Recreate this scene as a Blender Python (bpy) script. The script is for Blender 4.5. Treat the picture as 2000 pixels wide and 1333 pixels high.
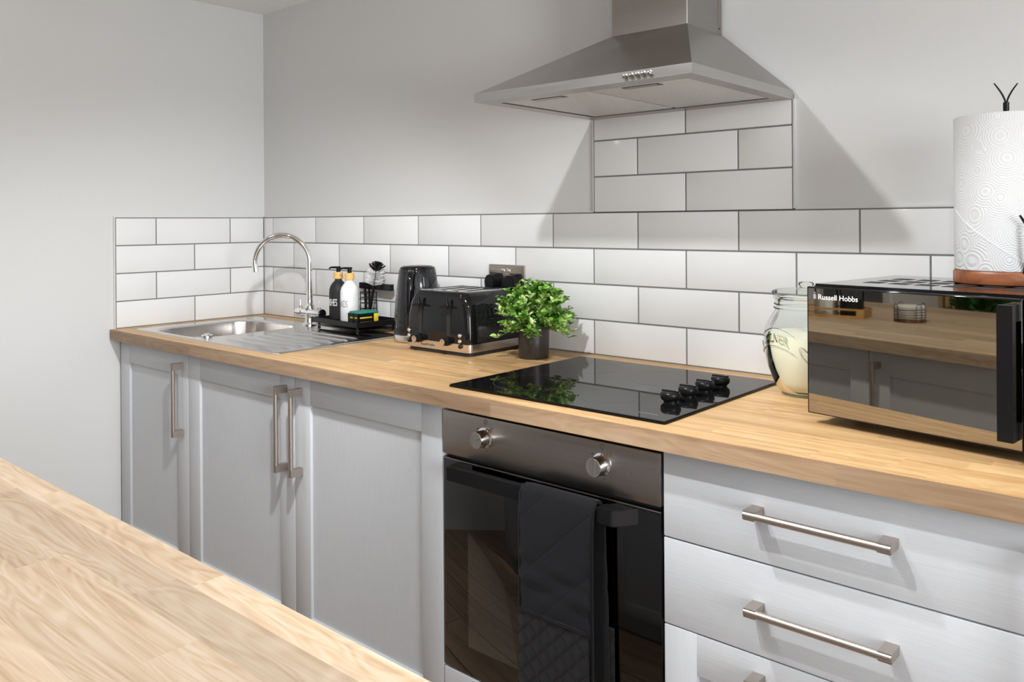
import bpy, bmesh, math, random
from math import sin, cos, pi, radians, sqrt
from mathutils import Vector, Matrix

for o in list(bpy.data.objects):
    bpy.data.objects.remove(o)
S = bpy.context.scene
C = S.collection
rnd = random.Random(11)

# ------------------------------------------------------------------ camera, world, lights, exposure
F_PX, CX, CY, YAW, ROLL = 1618.22, 1054.43, 433.34, -0.7022, -0.0068
cd = bpy.data.cameras.new('camera')
cam = bpy.data.objects.new('camera', cd)
C.objects.link(cam)
fwd = Vector((sin(YAW), cos(YAW), 0)); rt = Vector((cos(YAW), -sin(YAW), 0)); up = Vector((0, 0, 1))
r2 = cos(ROLL) * rt + sin(ROLL) * up; u2 = -sin(ROLL) * rt + cos(ROLL) * up
cam.matrix_world = Matrix.Translation((3.1609, -1.9243, 1.2953)) @ Matrix((r2, u2, -fwd)).transposed().to_4x4()
cd.sensor_fit = 'HORIZONTAL'; cd.sensor_width = 36.0
cd.lens = F_PX / 2000 * 36
cd.shift_x = (1000 - CX) / 2000
cd.shift_y = (CY - 666.5) / 2000
cd.clip_start = 0.02
S.camera = cam

w = bpy.data.worlds.new('world'); S.world = w; w.use_nodes = True
w.node_tree.nodes['Background'].inputs[0].default_value = (0.75, 0.86, 1.0, 1)
w.node_tree.nodes['Background'].inputs[1].default_value = 1.0

S.view_settings.view_transform = 'Standard'
S.view_settings.look = 'None'
S.view_settings.exposure = 0.06
S.view_settings.gamma = 1.0
S.view_settings.use_curve_mapping = False

CEIL = 2.183
KEY = (2.0, -1.09, 2.03)
WATTS = dict(key=53, right=11, left=6, aim=78, cross=60, side=26, window=146, patio=9)  # cross, side, window and patio drive added fill lights
WHITE = (.97, .985, 1)
LIGHTS = [  # spotlight heads on the ceiling bar: position, watts, colour
    (KEY, WATTS['key'], WHITE),
    ((3.0, -1.10, 2.03), WATTS['right'], WHITE),
    ((1.05, -1.06, 2.03), WATTS['left'], WHITE),
]
TILT = 0
FILL_DOWN = [((.62, -1.75), WATTS['side']), ((.62, -2.9), WATTS['side']),  # unseen downlights added as fill for the left side
        ]
def spot(name, loc, watts, col, size=radians(150), blend=.6, rad=.022, rot=(0, 0, 0)):
    l = bpy.data.lights.new(name, 'SPOT'); l.energy = watts; l.color = col
    l.spot_size = size; l.spot_blend = blend; l.shadow_soft_size = rad
    o = bpy.data.objects.new(name, l); o.location = loc; o.rotation_euler = rot; C.objects.link(o)
    return o
for i, (p, e, c) in enumerate(LIGHTS):
    spot('spotlight_beam', p, e, c, radians(158), .70, .022, (radians(TILT), 0, 0))
for i, ((x, y), e) in enumerate(FILL_DOWN):
    spot('downlight_beam', (x, y, CEIL - .012), e, (.97, .985, 1), radians(150), .8, .14)
AIM = Vector((2.2, -1.5, CEIL - .02))
aim_rot = (Vector((2.70, -.62, .60)) - AIM).to_track_quat('-Z', 'Y').to_euler()
spot('downlight_beam', AIM, WATTS['aim'], WHITE, radians(62), .6, .024, aim_rot)
CROSS_FILL = Vector((1.95, -1.09, 2.03))   # added beam beside the middle head, strengthens shadows towards the sink end
spot('spotlight_beam', CROSS_FILL, WATTS['cross'], WHITE, radians(72), .8, .022, (Vector((.62, -.50, .80)) - CROSS_FILL).to_track_quat('-Z', 'Y').to_euler())
al = bpy.data.lights.new('added_window_fill', 'AREA'); al.shape = 'RECTANGLE'; al.size = 1.9; al.size_y = 1.25  # added soft fill, set at an invented window on the right
al.energy = WATTS['window']; al.color = (.93, .97, 1.0)
ao = bpy.data.objects.new('added_window_fill', al); ao.location = (6.57, -2.3, 1.42); ao.rotation_euler = (0, radians(90), 0)
C.objects.link(ao)
al = bpy.data.lights.new('added_patio_fill', 'AREA'); al.shape = 'RECTANGLE'; al.size = 1.7; al.size_y = 1.8  # added frontal fill, set at an invented patio door
al.energy = WATTS['patio']; al.color = (.93, .97, 1.0)
ao = bpy.data.objects.new('added_patio_fill', al); ao.location = (3.8, -3.53, 1.08); ao.rotation_euler = (radians(90), 0, 0)
C.objects.link(ao)

# ------------------------------------------------------------------ material helpers
MATS = {}
def new_mat(name):
    m = bpy.data.materials.new(name); m.use_nodes = True
    nt = m.node_tree; b = nt.nodes['Principled BSDF']; MATS[name] = m
    return m, nt, b
def nd(nt, t, **k):
    n = nt.nodes.new(t)
    for a, v in k.items():
        if a.startswith('i_'):
            key = a[2:]; key = int(key) if key.isdigit() else key.replace('_', ' ')
            n.inputs[key].default_value = v
        else:
            setattr(n, a, v)
    return n
def lk(nt, a, b): nt.links.new(a, b)
def ramp(nt, fac, stops):
    r = nd(nt, 'ShaderNodeValToRGB'); e = r.color_ramp.elements
    e[0].position, e[0].color = stops[0][0], (*stops[0][1], 1)
    e[1].position, e[1].color = stops[-1][0], (*stops[-1][1], 1)
    for p, c in stops[1:-1]:
        x = e.new(p); x.color = (*c, 1)
    lk(nt, fac, r.inputs[0]); return r.outputs[0]
def bump(nt, b, h, strength, dist):
    n = nd(nt, 'ShaderNodeBump', i_Strength=strength, i_Distance=dist)
    lk(nt, h, n.inputs['Height']); lk(nt, n.outputs[0], b.inputs['Normal']); return n
def coords(nt, kind='Object', scale=(1, 1, 1), rot=(0, 0, 0)):
    mp = nd(nt, 'ShaderNodeMapping'); mp.inputs['Scale'].default_value = scale; mp.inputs['Rotation'].default_value = rot
    if kind == 'World':
        g = nd(nt, 'ShaderNodeNewGeometry'); lk(nt, g.outputs['Position'], mp.inputs[0])
    else:
        t = nd(nt, 'ShaderNodeTexCoord'); lk(nt, t.outputs[kind], mp.inputs[0])
    return mp.outputs[0]
def plain(name, col, rough=.5, metal=0., spec=.5, noise=0., nscale=60, coat=0., trans=0., bstr=0., bdist=.001, var=0.):
    m, nt, b = new_mat(name)
    b.inputs['Base Color'].default_value = (*col, 1); b.inputs['Roughness'].default_value = rough
    b.inputs['Metallic'].default_value = metal; b.inputs['Specular IOR Level'].default_value = spec
    if coat: b.inputs['Coat Weight'].default_value = coat; b.inputs['Coat Roughness'].default_value = .04
    if trans: b.inputs['Transmission Weight'].default_value = trans
    n = nd(nt, 'ShaderNodeTexNoise', i_Scale=nscale, i_Detail=3.0)
    lk(nt, coords(nt, 'Object'), n.inputs['Vector'])
    v = var or noise or .02
    lk(nt, ramp(nt, n.outputs[0], [(.3, tuple(c * (1 - v) for c in col)), (.7, tuple(min(1, c * (1 + v)) for c in col))]), b.inputs['Base Color'])
    if bstr: bump(nt, b, n.outputs[0], bstr, bdist)
    return m

def wood(name, cols, stretch=(1.3, 34, 34), rough=.42, randomise=True, tone=.5, axis='X', gloss=.35, ringscale=9., figure=.06, pores=.22):
    m, nt, b = new_mat(name)
    g = nd(nt, 'ShaderNodeNewGeometry'); oi = nd(nt, 'ShaderNodeObjectInfo')
    off = nd(nt, 'ShaderNodeMath', operation='MULTIPLY'); lk(nt, oi.outputs['Random'], off.inputs[0]); off.inputs[1].default_value = 37.0 if randomise else 0
    cmb = nd(nt, 'ShaderNodeCombineXYZ'); [lk(nt, off.outputs[0], cmb.inputs[k]) for k in (0, 1, 2)]
    add = nd(nt, 'ShaderNodeVectorMath', operation='ADD'); lk(nt, g.outputs['Position'], add.inputs[0]); lk(nt, cmb.outputs[0], add.inputs[1])
    def mp(sc):
        n = nd(nt, 'ShaderNodeMapping'); n.inputs['Scale'].default_value = sc if axis == 'X' else (sc[1], sc[0], sc[2]); lk(nt, add.outputs[0], n.inputs[0]); return n.outputs[0]
    n1 = nd(nt, 'ShaderNodeTexNoise', i_Scale=1.0, i_Detail=5.0, i_Roughness=.62, i_Distortion=.3); lk(nt, mp(stretch), n1.inputs['Vector'])
    n2 = nd(nt, 'ShaderNodeTexNoise', i_Scale=1.0, i_Detail=2.0, i_Distortion=1.2); lk(nt, mp((2.2, 13, 13)), n2.inputs['Vector'])
    n3 = nd(nt, 'ShaderNodeTexNoise', i_Scale=1.0, i_Detail=2.0); lk(nt, mp((9, 420, 420)), n3.inputs['Vector'])
    # growth rings: sine of a stretched, distorted field gives cathedral figure
    sep = nd(nt, 'ShaderNodeMath', operation='MULTIPLY'); lk(nt, n2.outputs[0], sep.inputs[0]); sep.inputs[1].default_value = ringscale * 2 * pi
    sn = nd(nt, 'ShaderNodeMath', operation='SINE'); lk(nt, sep.outputs[0], sn.inputs[0])
    m1 = nd(nt, 'ShaderNodeMath', operation='MULTIPLY_ADD'); lk(nt, sn.outputs[0], m1.inputs[0]); m1.inputs[1].default_value = figure; lk(nt, n1.outputs[0], m1.inputs[2])
    m2 = nd(nt, 'ShaderNodeMath', operation='MULTIPLY_ADD'); lk(nt, n3.outputs[0], m2.inputs[0]); m2.inputs[1].default_value = pores; lk(nt, m1.outputs[0], m2.inputs[2])
    c = ramp(nt, m2.outputs[0], [(.40, cols[0]), (.60, cols[1]), (.82, cols[2])])
    hsv = nd(nt, 'ShaderNodeHueSaturation'); lk(nt, c, hsv.inputs['Color'])
    vv = nd(nt, 'ShaderNodeMapRange'); vv.inputs[3].default_value = 1 - tone * .35; vv.inputs[4].default_value = 1 + tone * .18
    rr = nd(nt, 'ShaderNodeMath', operation='FRACT'); r3 = nd(nt, 'ShaderNodeMath', operation='MULTIPLY'); r3.inputs[1].default_value = 17.3
    lk(nt, oi.outputs['Random'], r3.inputs[0]); lk(nt, r3.outputs[0], rr.inputs[0]); lk(nt, rr.outputs[0], vv.inputs[0])
    lk(nt, vv.outputs[0], hsv.inputs['Value'])
    lk(nt, hsv.outputs[0], b.inputs['Base Color'])
    b.inputs['Roughness'].default_value = rough; b.inputs['Specular IOR Level'].default_value = gloss
    bump(nt, b, m2.outputs[0], .12, .0006)
    return m

def brushed(name, col, rough=.3, stretch=(1, 1, 220), amount=.12, aniso=.5):
    m, nt, b = new_mat(name)
    n = nd(nt, 'ShaderNodeTexNoise', i_Scale=3.0, i_Detail=4.0); lk(nt, coords(nt, 'Object', stretch), n.inputs['Vector'])
    lk(nt, ramp(nt, n.outputs[0], [(.25, tuple(c * (1 - amount) for c in col)), (.75, tuple(min(1, c * (1 + amount)) for c in col))]), b.inputs['Base Color'])
    mr = nd(nt, 'ShaderNodeMapRange'); mr.inputs[3].default_value = rough * .8; mr.inputs[4].default_value = rough * 1.25
    lk(nt, n.outputs[0], mr.inputs[0]); lk(nt, mr.outputs[0], b.inputs['Roughness'])
    b.inputs['Metallic'].default_value = 1.0; b.inputs['Anisotropic'].default_value = aniso
    bump(nt, b, n.outputs[0], .05, .0004)
    return m

def thin_glass(name, tint, ior=1.5, gloss=1.0, rough=.01):
    m, nt, b = new_mat(name); nt.nodes.remove(b); out = nt.nodes['Material Output']
    t = nd(nt, 'ShaderNodeBsdfTransparent'); t.inputs[0].default_value = (*tint, 1)
    g = nd(nt, 'ShaderNodeBsdfGlossy'); g.inputs['Roughness'].default_value = rough; g.inputs[0].default_value = (gloss, gloss, gloss, 1)
    f = nd(nt, 'ShaderNodeFresnel', i_IOR=ior); mx = nd(nt, 'ShaderNodeMixShader')
    n = nd(nt, 'ShaderNodeTexNoise', i_Scale=14.0); lk(nt, coords(nt, 'Object'), n.inputs['Vector'])
    bp = nd(nt, 'ShaderNodeBump', i_Strength=.02, i_Distance=.001); lk(nt, n.outputs[0], bp.inputs['Height']); lk(nt, bp.outputs[0], g.inputs['Normal'])
    lk(nt, f.outputs[0], mx.inputs[0]); lk(nt, t.outputs[0], mx.inputs[1]); lk(nt, g.outputs[0], mx.inputs[2]); lk(nt, mx.outputs[0], out.inputs[0])
    return m

M = MATS
plain('wall_paint', (.66, .66, .655), .75, spec=.25, nscale=240, bstr=.05, bdist=.0006, var=.012)
plain('ceiling_paint', (.88, .88, .87), .8, spec=.2, nscale=200, var=.01)
plain('tile_glaze', (.77, .77, .768), .17, spec=.38, nscale=7, var=.01, bstr=.012, bdist=.002)
plain('grout', (.19, .19, .19), .9, nscale=500, var=.15)
plain('trim_white', (.66, .66, .65), .45)
plain('chrome', (.86, .86, .87), .06, 1.0, var=.01)
plain('steel_dark_gap', (.012, .012, .012), .6)
plain('black_gloss', (.005, .005, .0055), .07, spec=.32, coat=.15, var=.05)
plain('black_satin', (.006, .006, .0065), .30, spec=.22, var=.05)
plain('black_matt', (.018, .018, .019), .55, spec=.35, nscale=300, var=.1)
plain('rubber', (.015, .015, .015), .8)
plain('white_gloss', (.80, .80, .80), .22, spec=.5)
plain('white_print', (.80, .80, .80), .5)
plain('grey_print', (.26, .26, .26), .5)
plain('ring_print', (.05, .05, .05), .4)
plain('chrome_dim', (.45, .45, .46), .16, 1.0)
plain('dark_print', (.06, .055, .05), .5)
plain('bamboo', (.80, .47, .16), .45, nscale=90, var=.12)
plain('sponge_yellow', (.85, .62, .03), .9, nscale=400, bstr=.6, bdist=.002, var=.2)
plain('scourer_green', (.015, .22, .16), .95, nscale=500, bstr=.8, bdist=.002, var=.3)
plain('bristle_white', (.8, .8, .8), .5)
plain('pot_glaze', (.028, .023, .021), .42, nscale=120, var=.15)
plain('soil', (.03, .02, .013), .95, nscale=300, var=.4, bstr=.6, bdist=.004)
plain('stem_green', (.12, .22, .04), .6)
plain('carcass', (.46, .48, .50), .6)
plain('liquid', (.80, .77, .62), .25, spec=.4, nscale=8, var=.04)
plain('glass_green', (.16, .24, .19), .08, spec=.6)
plain('coaster_white', (.72, .70, .66), .8, nscale=200, var=.06)
plain('wire_bronze', (.05, .035, .025), .35, .6)
plain('coffee', (.012, .008, .006), .8, nscale=300, var=.4)
plain('daylight_glass', (.8, .85, .9), .1)
plain('door_dark', (.10, .10, .11), .6)
plain('hedge', (.03, .10, .015), .7, nscale=80, var=.4)
plain('enamel', (.02, .02, .021), .35, spec=.4, nscale=400, var=.3)
plain('lamp_white', (.8, .8, .8), .4)

def cab_paint(name, col):
    m, nt, b = new_mat(name)
    n = nd(nt, 'ShaderNodeTexNoise', i_Scale=1.0, i_Detail=4.0, i_Roughness=.6, i_Distortion=.4)
    lk(nt, coords(nt, 'Object', (240, 240, 14) if 'vert' in name else (14, 240, 240)), n.inputs['Vector'])
    lk(nt, ramp(nt, n.outputs[0], [(.25, tuple(c * .95 for c in col)), (.75, tuple(c * 1.03 for c in col))]), b.inputs['Base Color'])
    b.inputs['Roughness'].default_value = .48; b.inputs['Specular IOR Level'].default_value = .35
    bump(nt, b, n.outputs[0], .22, .0009)
    return m
GREY = (.535, .547, .565)
cab_paint('cabinet_grey_vertical', GREY); cab_paint('cabinet_grey_across', GREY)
cab_paint('drawer_grey', GREY)

wood('oak_top', ((.41, .238, .096), (.53, .328, .152), (.62, .418, .205)), tone=.5)
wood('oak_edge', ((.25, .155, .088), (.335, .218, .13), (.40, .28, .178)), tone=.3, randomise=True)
wood('oak_island', ((.40, .275, .165), (.51, .38, .255), (.59, .47, .345)), tone=.6, stretch=(2.2, 60, 60), ringscale=13., figure=.075, pores=.26)
wood('oak_floor', ((.20, .13, .08), (.30, .20, .125), (.38, .26, .17)), tone=.4)
wood('holder_wood', ((.12, .036, .013), (.19, .062, .024), (.26, .09, .036)), tone=.1, rough=.35)
wood('crate_wood', ((.34, .18, .06), (.48, .27, .10), (.58, .35, .15)), tone=.1)
wood('slat_oak', ((.32, .19, .09), (.45, .29, .15), (.55, .38, .21)), stretch=(34, 34, 1.3), tone=.3)
brushed('steel_hood', (.36, .345, .33), .34, (2, 2, 90), .05)
brushed('steel_hood_rim', (.50, .49, .475), .30, (2, 2, 90), .04)
brushed('steel_oven', (.36, .325, .295), .30, (2, 2, 120), .06)
brushed('steel_sink', (.62, .61, .60), .17, (3, 120, 3), .08)
brushed('steel_bowl', (.66, .63, .60), .22, (120, 120, 3), .10)
brushed('nickel', (.46, .405, .36), .40, (260, 2, 2), .06, .1)
brushed('steel_band', (.72, .66, .60), .22, (2, 2, 200))
brushed('steel_socket', (.42, .36, .32), .28, (2, 2, 240))
brushed('knob_steel', (.55, .53, .50), .22, (40, 3, 3), .15)

# filter mesh for the hood
m, nt, b = new_mat('filter_mesh')
v = nd(nt, 'ShaderNodeTexVoronoi', i_Scale=420.0); lk(nt, coords(nt, 'Object'), v.inputs['Vector'])
lk(nt, ramp(nt, v.outputs[0], [(.1, (.50, .50, .49)), (.7, (.68, .68, .67))]), b.inputs['Base Color'])
b.inputs['Metallic'].default_value = .55; b.inputs['Roughness'].default_value = .48; bump(nt, b, v.outputs[0], .3, .0008)
# black ceramic glass
m, nt, b = new_mat('hob_glass')
n = nd(nt, 'ShaderNodeTexNoise', i_Scale=3.0); lk(nt, coords(nt), n.inputs['Vector'])
lk(nt, ramp(nt, n.outputs[0], [(.2, (.004, .004, .004)), (.8, (.006, .006, .006))]), b.inputs['Base Color'])
b.inputs['Roughness'].default_value = .025; b.inputs['Specular IOR Level'].default_value = .13
# mirror-black microwave door
m, nt, b = new_mat('mirror_black')
n = nd(nt, 'ShaderNodeTexNoise', i_Scale=2.0); lk(nt, coords(nt), n.inputs['Vector'])
lk(nt, ramp(nt, n.outputs[0], [(.2, (.36, .335, .29)), (.8, (.375, .35, .305))]), b.inputs['Base Color'])
b.inputs['Metallic'].default_value = 1; b.inputs['Roughness'].default_value = .02
# honeycomb black plastic
m, nt, b = new_mat('black_honeycomb')
vo = nd(nt, 'ShaderNodeTexVoronoi', feature='DISTANCE_TO_EDGE', i_Scale=1.0, i_Randomness=.12); lk(nt, coords(nt, 'Object', (55, 55, 26)), vo.inputs['Vector'])
b.inputs['Base Color'].default_value = (.008, .008, .009, 1); b.inputs['Roughness'].default_value = .09; b.inputs['Coat Weight'].default_value = .15; b.inputs['Specular IOR Level'].default_value = .4
lk(nt, ramp(nt, vo.outputs[0], [(.0, (.012, .012, .013)), (.4, (.007, .007, .008))]), b.inputs['Base Color'])
bump(nt, b, vo.outputs[0], .55, .004)
# quilted black cotton
m, nt, b = new_mat('black_cotton')
n = nd(nt, 'ShaderNodeTexNoise', i_Scale=700.0, i_Detail=2.0); lk(nt, coords(nt), n.inputs['Vector'])
lk(nt, ramp(nt, n.outputs[0], [(.3, (.004, .004, .005)), (.7, (.009, .009, .011))]), b.inputs['Base Color'])
b.inputs['Roughness'].default_value = .85; b.inputs['Specular IOR Level'].default_value = .15; b.inputs['Sheen Weight'].default_value = .05
wq = nd(nt, 'ShaderNodeTexWave', i_Scale=1.0, wave_profile='SIN'); lk(nt, coords(nt, 'Object', (3.6, 3.6, 3.6), (0, radians(-48), 0)), wq.inputs['Vector'])
pq = nd(nt, 'ShaderNodeMath', operation='POWER'); lk(nt, wq.outputs['Fac'], pq.inputs[0]); pq.inputs[1].default_value = .25
aq = nd(nt, 'ShaderNodeMath', operation='MULTIPLY_ADD'); lk(nt, n.outputs[0], aq.inputs[0]); aq.inputs[1].default_value = .12; lk(nt, pq.outputs[0], aq.inputs[2])
bump(nt, b, aq.outputs[0], .5, .004)
m, nt, b = new_mat('quilted_cotton')
wv = []
for rz in (45, -45):
    t = nd(nt, 'ShaderNodeTexWave', i_Scale=1.0, wave_profile='SIN'); lk(nt, coords(nt, 'Object', (11, 11, 11), (0, radians(rz), 0)), t.inputs['Vector']); wv.append(t)
mx = nd(nt, 'ShaderNodeMath', operation='MINIMUM'); lk(nt, wv[0].outputs['Fac'], mx.inputs[0]); lk(nt, wv[1].outputs['Fac'], mx.inputs[1])
pw = nd(nt, 'ShaderNodeMath', operation='POWER'); lk(nt, mx.outputs[0], pw.inputs[0]); pw.inputs[1].default_value = .4
lk(nt, ramp(nt, pw.outputs[0], [(0, (.004, .004, .0045)), (1, (.010, .010, .012))]), b.inputs['Base Color'])
b.inputs['Roughness'].default_value = .7; b.inputs['Specular IOR Level'].default_value = .2; b.inputs['Sheen Weight'].default_value = .06; bump(nt, b, pw.outputs[0], .6, .004)
# leaves
m, nt, b = new_mat('leaf')
n = nd(nt, 'ShaderNodeTexNoise', i_Scale=38.0, i_Detail=2.0); lk(nt, coords(nt), n.inputs['Vector'])
lk(nt, ramp(nt, n.outputs[0], [(.32, (.03, .13, .012)), (.46, (.17, .38, .045)), (.58, (.46, .66, .19)), (.70, (.78, .85, .50))]), b.inputs['Base Color'])
b.inputs['Roughness'].default_value = .45; b.inputs['Subsurface Weight'].default_value = .0
# embossed kitchen paper
m, nt, b = new_mat('kitchen_paper')
vo = nd(nt, 'ShaderNodeTexVoronoi', i_Scale=19.0); lk(nt, coords(nt), vo.inputs['Vector'])
sc = nd(nt, 'ShaderNodeMath', operation='MULTIPLY'); lk(nt, vo.outputs[0], sc.inputs[0]); sc.inputs[1].default_value = 84
sn = nd(nt, 'ShaderNodeMath', operation='SINE'); lk(nt, sc.outputs[0], sn.inputs[0])
b.inputs['Roughness'].default_value = .95; b.inputs['Specular IOR Level'].default_value = .1
lk(nt, ramp(nt, sn.outputs[0], [(0, (.60, .60, .60)), (1, (.66, .66, .66))]), b.inputs['Base Color'])
bump(nt, b, sn.outputs[0], .22, .0013)
thin_glass('jar_glass', (.93, .95, .93), 1.18, .85)
thin_glass('emboss_glass', (.86, .87, .83), 1.35)
thin_glass('oven_glass', (.48, .46, .43), 1.65, .9)
thin_glass('window_glass', (.95, .97, 1.0), 1.45)

# ------------------------------------------------------------------ mesh helpers
def box(bm, x0, x1, y0, y1, z0, z1, mat=0):
    vs = [bm.verts.new((x, y, z)) for x in (x0, x1) for y in (y0, y1) for z in (z0, z1)]
    for f in ((0, 1, 3, 2), (4, 6, 7, 5), (0, 4, 5, 1), (2, 3, 7, 6), (0, 2, 6, 4), (1, 5, 7, 3)):
        bm.faces.new([vs[i] for i in f]).material_index = mat
    return vs
def bbox(x0, x1, y0, y1, z0, z1, bv=0, seg=2):
    bm = bmesh.new(); box(bm, x0, x1, y0, y1, z0, z1)
    if bv: bmesh.ops.bevel(bm, geom=bm.edges[:] + bm.verts[:], offset=bv, segments=seg, affect='EDGES', profile=.5)
    return bm
def prism(bm, poly, a0, a1, axis='Z'):
    """extrude a polygon; axis Z: poly is (x,y); Y: (x,z); X: (y,z)"""
    def mk(p, a): return {'Z': (p[0], p[1], a), 'Y': (p[0], a, p[1]), 'X': (a, p[0], p[1])}[axis]
    lo = [bm.verts.new(mk(p, a0)) for p in poly]; hi = [bm.verts.new(mk(p, a1)) for p in poly]
    n = len(poly)
    bm.faces.new(lo[::-1]); bm.faces.new(hi)
    for i in range(n): bm.faces.new((lo[i], lo[(i + 1) % n], hi[(i + 1) % n], hi[i]))
def lathe(bm, prof, n=48, cx=0, cy=0, caps=True, axis='Z', base=0):
    rings = []
    for r, z in prof:
        ring = []
        for i in range(n):
            a = 2 * pi * i / n; c, s = r * cos(a), r * sin(a)
            ring.append(bm.verts.new({'Z': (cx + c, cy + s, z), 'Y': (cx + c, z, cy + s), 'X': (z, cx + c, cy + s)}[axis]))
        rings.append(ring)
    for a, b in zip(rings, rings[1:]):
        for i in range(n): bm.faces.new((a[i], a[(i + 1) % n], b[(i + 1) % n], b[i]))
    if caps:
        if prof[0][0] > 1e-6: bm.faces.new(rings[0][::-1])
        if prof[-1][0] > 1e-6: bm.faces.new(rings[-1])
def tube(bm, pts, r, n=12, closed=False, caps=True):
    pts = [Vector(p) for p in pts]; N = len(pts); rings = []
    rr = r if isinstance(r, (list, tuple)) else [r] * N
    t0 = None; nrm = None
    for i, p in enumerate(pts):
        if closed: t = (pts[(i + 1) % N] - pts[i - 1]).normalized()
        else: t = (pts[min(i + 1, N - 1)] - pts[max(i - 1, 0)]).normalized()
        if nrm is None:
            a = Vector((0, 0, 1)) if abs(t.z) < .9 else Vector((1, 0, 0)); nrm = t.cross(a).normalized()
        else:
            nrm = (nrm - t * nrm.dot(t)).normalized()
        bn = t.cross(nrm)
        rings.append([bm.verts.new(p + rr[i] * (cos(2 * pi * k / n) * nrm + sin(2 * pi * k / n) * bn)) for k in range(n)])
    prs = list(zip(rings, rings[1:])) + ([(rings[-1], rings[0])] if closed else [])
    for a, b in prs:
        for k in range(n): bm.faces.new((a[k], a[(k + 1) % n], b[(k + 1) % n], b[k]))
    if caps and not closed: bm.faces.new(rings[0][::-1]); bm.faces.new(rings[-1])
def rrect(x0, x1, y0, y1, r, n=8):
    out = []
    for cx, cy, a in ((x1 - r, y1 - r, 0), (x0 + r, y1 - r, 90), (x0 + r, y0 + r, 180), (x1 - r, y0 + r, 270)):
        for k in range(n + 1):
            t = radians(a + 90 * k / n); out.append((cx + r * cos(t), cy + r * sin(t)))
    return out
def mesh_of(bm, name, smooth=35):
    bmesh.ops.recalc_face_normals(bm, faces=bm.faces[:])
    me = bpy.data.meshes.new(name); bm.to_mesh(me); bm.free()
    if smooth:
        for p in me.polygons: p.use_smooth = True
        me.set_sharp_from_angle(angle=radians(smooth))
    return me
def obj(name, bm, mat, parent=None, smooth=35, loc=None):
    me = mesh_of(bm, name, smooth) if isinstance(bm, bmesh.types.BMesh) else bm
    if mat and not me.materials:
        for x in (mat if isinstance(mat, (list, tuple)) else [mat]): me.materials.append(M[x])
    o = bpy.data.objects.new(name, me); C.objects.link(o)
    if parent: o.parent = parent
    if loc: o.location = loc
    return o
def tag(o, label, cat, group=None):
    o['label'] = label; o['category'] = cat
    if group: o['group'] = group
    return o
def thing(name, label, cat, loc=(0, 0, 0), rz=0, group=None):
    o = bpy.data.objects.new(name, None); C.objects.link(o)
    o.location = loc; o.rotation_euler = (0, 0, rz); o.empty_display_size = .05
    return tag(o, label, cat, group)
def struct(o): o['kind'] = 'structure'; return o
def stuff(o): o['kind'] = 'stuff'; return o
def text_mesh(body, size, extrude=.0004, align='LEFT', offset=0., sx=1., space=1.):
    cu = bpy.data.curves.new('lettering', 'FONT'); cu.body = body; cu.size = size; cu.extrude = extrude
    cu.align_x = align; cu.offset = offset; cu.resolution_u = 3; cu.space_character = space
    t = bpy.data.objects.new('lettering', cu); C.objects.link(t)
    bpy.context.view_layer.update()
    me = bpy.data.meshes.new_from_object(t.evaluated_get(bpy.context.evaluated_depsgraph_get()))
    bpy.data.objects.remove(t); bpy.data.curves.remove(cu)
    if sx != 1:
        for v in me.vertices: v.co.x *= sx
    me.materials.clear()
    return me
def place(me, fn):
    """map flat lettering (x along, y up, z out) through fn"""
    for v in me.vertices: v.co = fn(v.co.x, v.co.y, v.co.z)
    return me

ZT = .9114          # worktop surface
ZB = ZT - .0375     # underside of worktop
YF = -.6278         # worktop front edge
YD = -.593          # cabinet door faces
XE = 3.46           # right end of the worktop

# ------------------------------------------------------------------ room shell
RX, RY = 6.65, -3.6
WT = .009           # tile + adhesive thickness: plaster sits behind the tile face plane
wall_back = struct(obj('wall_back', bbox(-.12, RX, WT, .12, 0, CEIL + .02), 'wall_paint'))
wall_left = struct(obj('wall_left', bbox(-.12, -WT, RY, WT, 0, CEIL + .02), 'wall_paint'))
floor = struct(obj('floor', bbox(-.12, RX + .1, RY - .1, .12, -.05, 0), 'oak_floor'))
struct(obj('ceiling', bbox(-.12, RX + .1, RY - .1, .12, CEIL, CEIL + .1), 'ceiling_paint'))
bm = bmesh.new()  # wall behind the camera with a patio door added for fill light
for a in ((-.12, 2.9, 0, CEIL), (4.7, RX, 0, CEIL), (2.9, 4.7, 2.06, CEIL)): box(bm, a[0], a[1], RY - .1, RY, a[2], a[3])
struct(obj('wall_front', bm, 'wall_paint'))
pd = struct(obj('added_patio_door', bbox(2.9, 4.7, RY - .05, RY - .044, 0, 2.06), 'window_glass'))  # pane of the invented patio door, out of view
bm = bmesh.new()
for a in ((2.9, 2.97), (3.765, 3.835), (4.63, 4.7)): box(bm, a[0], a[1], RY - .07, RY - .02, 0, 2.06)
box(bm, 2.9, 4.7, RY - .07, RY - .02, 0, .08); box(bm, 2.9, 4.7, RY - .07, RY - .02, 1.99, 2.06)
obj('door_frame', bm, 'trim_white', pd)
bm = bmesh.new()  # right wall with an opening for the added, unseen window
wy0, wy1, wz0, wz1 = -3.3, -1.3, .78, 2.05
for a in ((RY, wy0, 0, CEIL), (wy1, .12, 0, CEIL), (wy0, wy1, 0, wz0), (wy0, wy1, wz1, CEIL)):
    box(bm, RX, RX + .1, a[0], a[1], a[2], a[3])
struct(obj('wall_right', bm, 'wall_paint'))
win = struct(obj('added_window', bbox(RX + .05, RX + .056, wy0, wy1, wz0, wz1), 'window_glass'))  # pane of the invented window, placed for the fill light
bm = bmesh.new()
for a in ((wy0, wy0 + .05, wz0, wz1), (wy1 - .05, wy1, wz0, wz1), (wy0, wy1, wz0, wz0 + .05), (wy0, wy1, wz1 - .05, wz1), (-2.325, -2.275, wz0, wz1)):
    box(bm, RX + .03, RX + .08, *a)
obj('added_window_frame', bm, 'trim_white', win)
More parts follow.
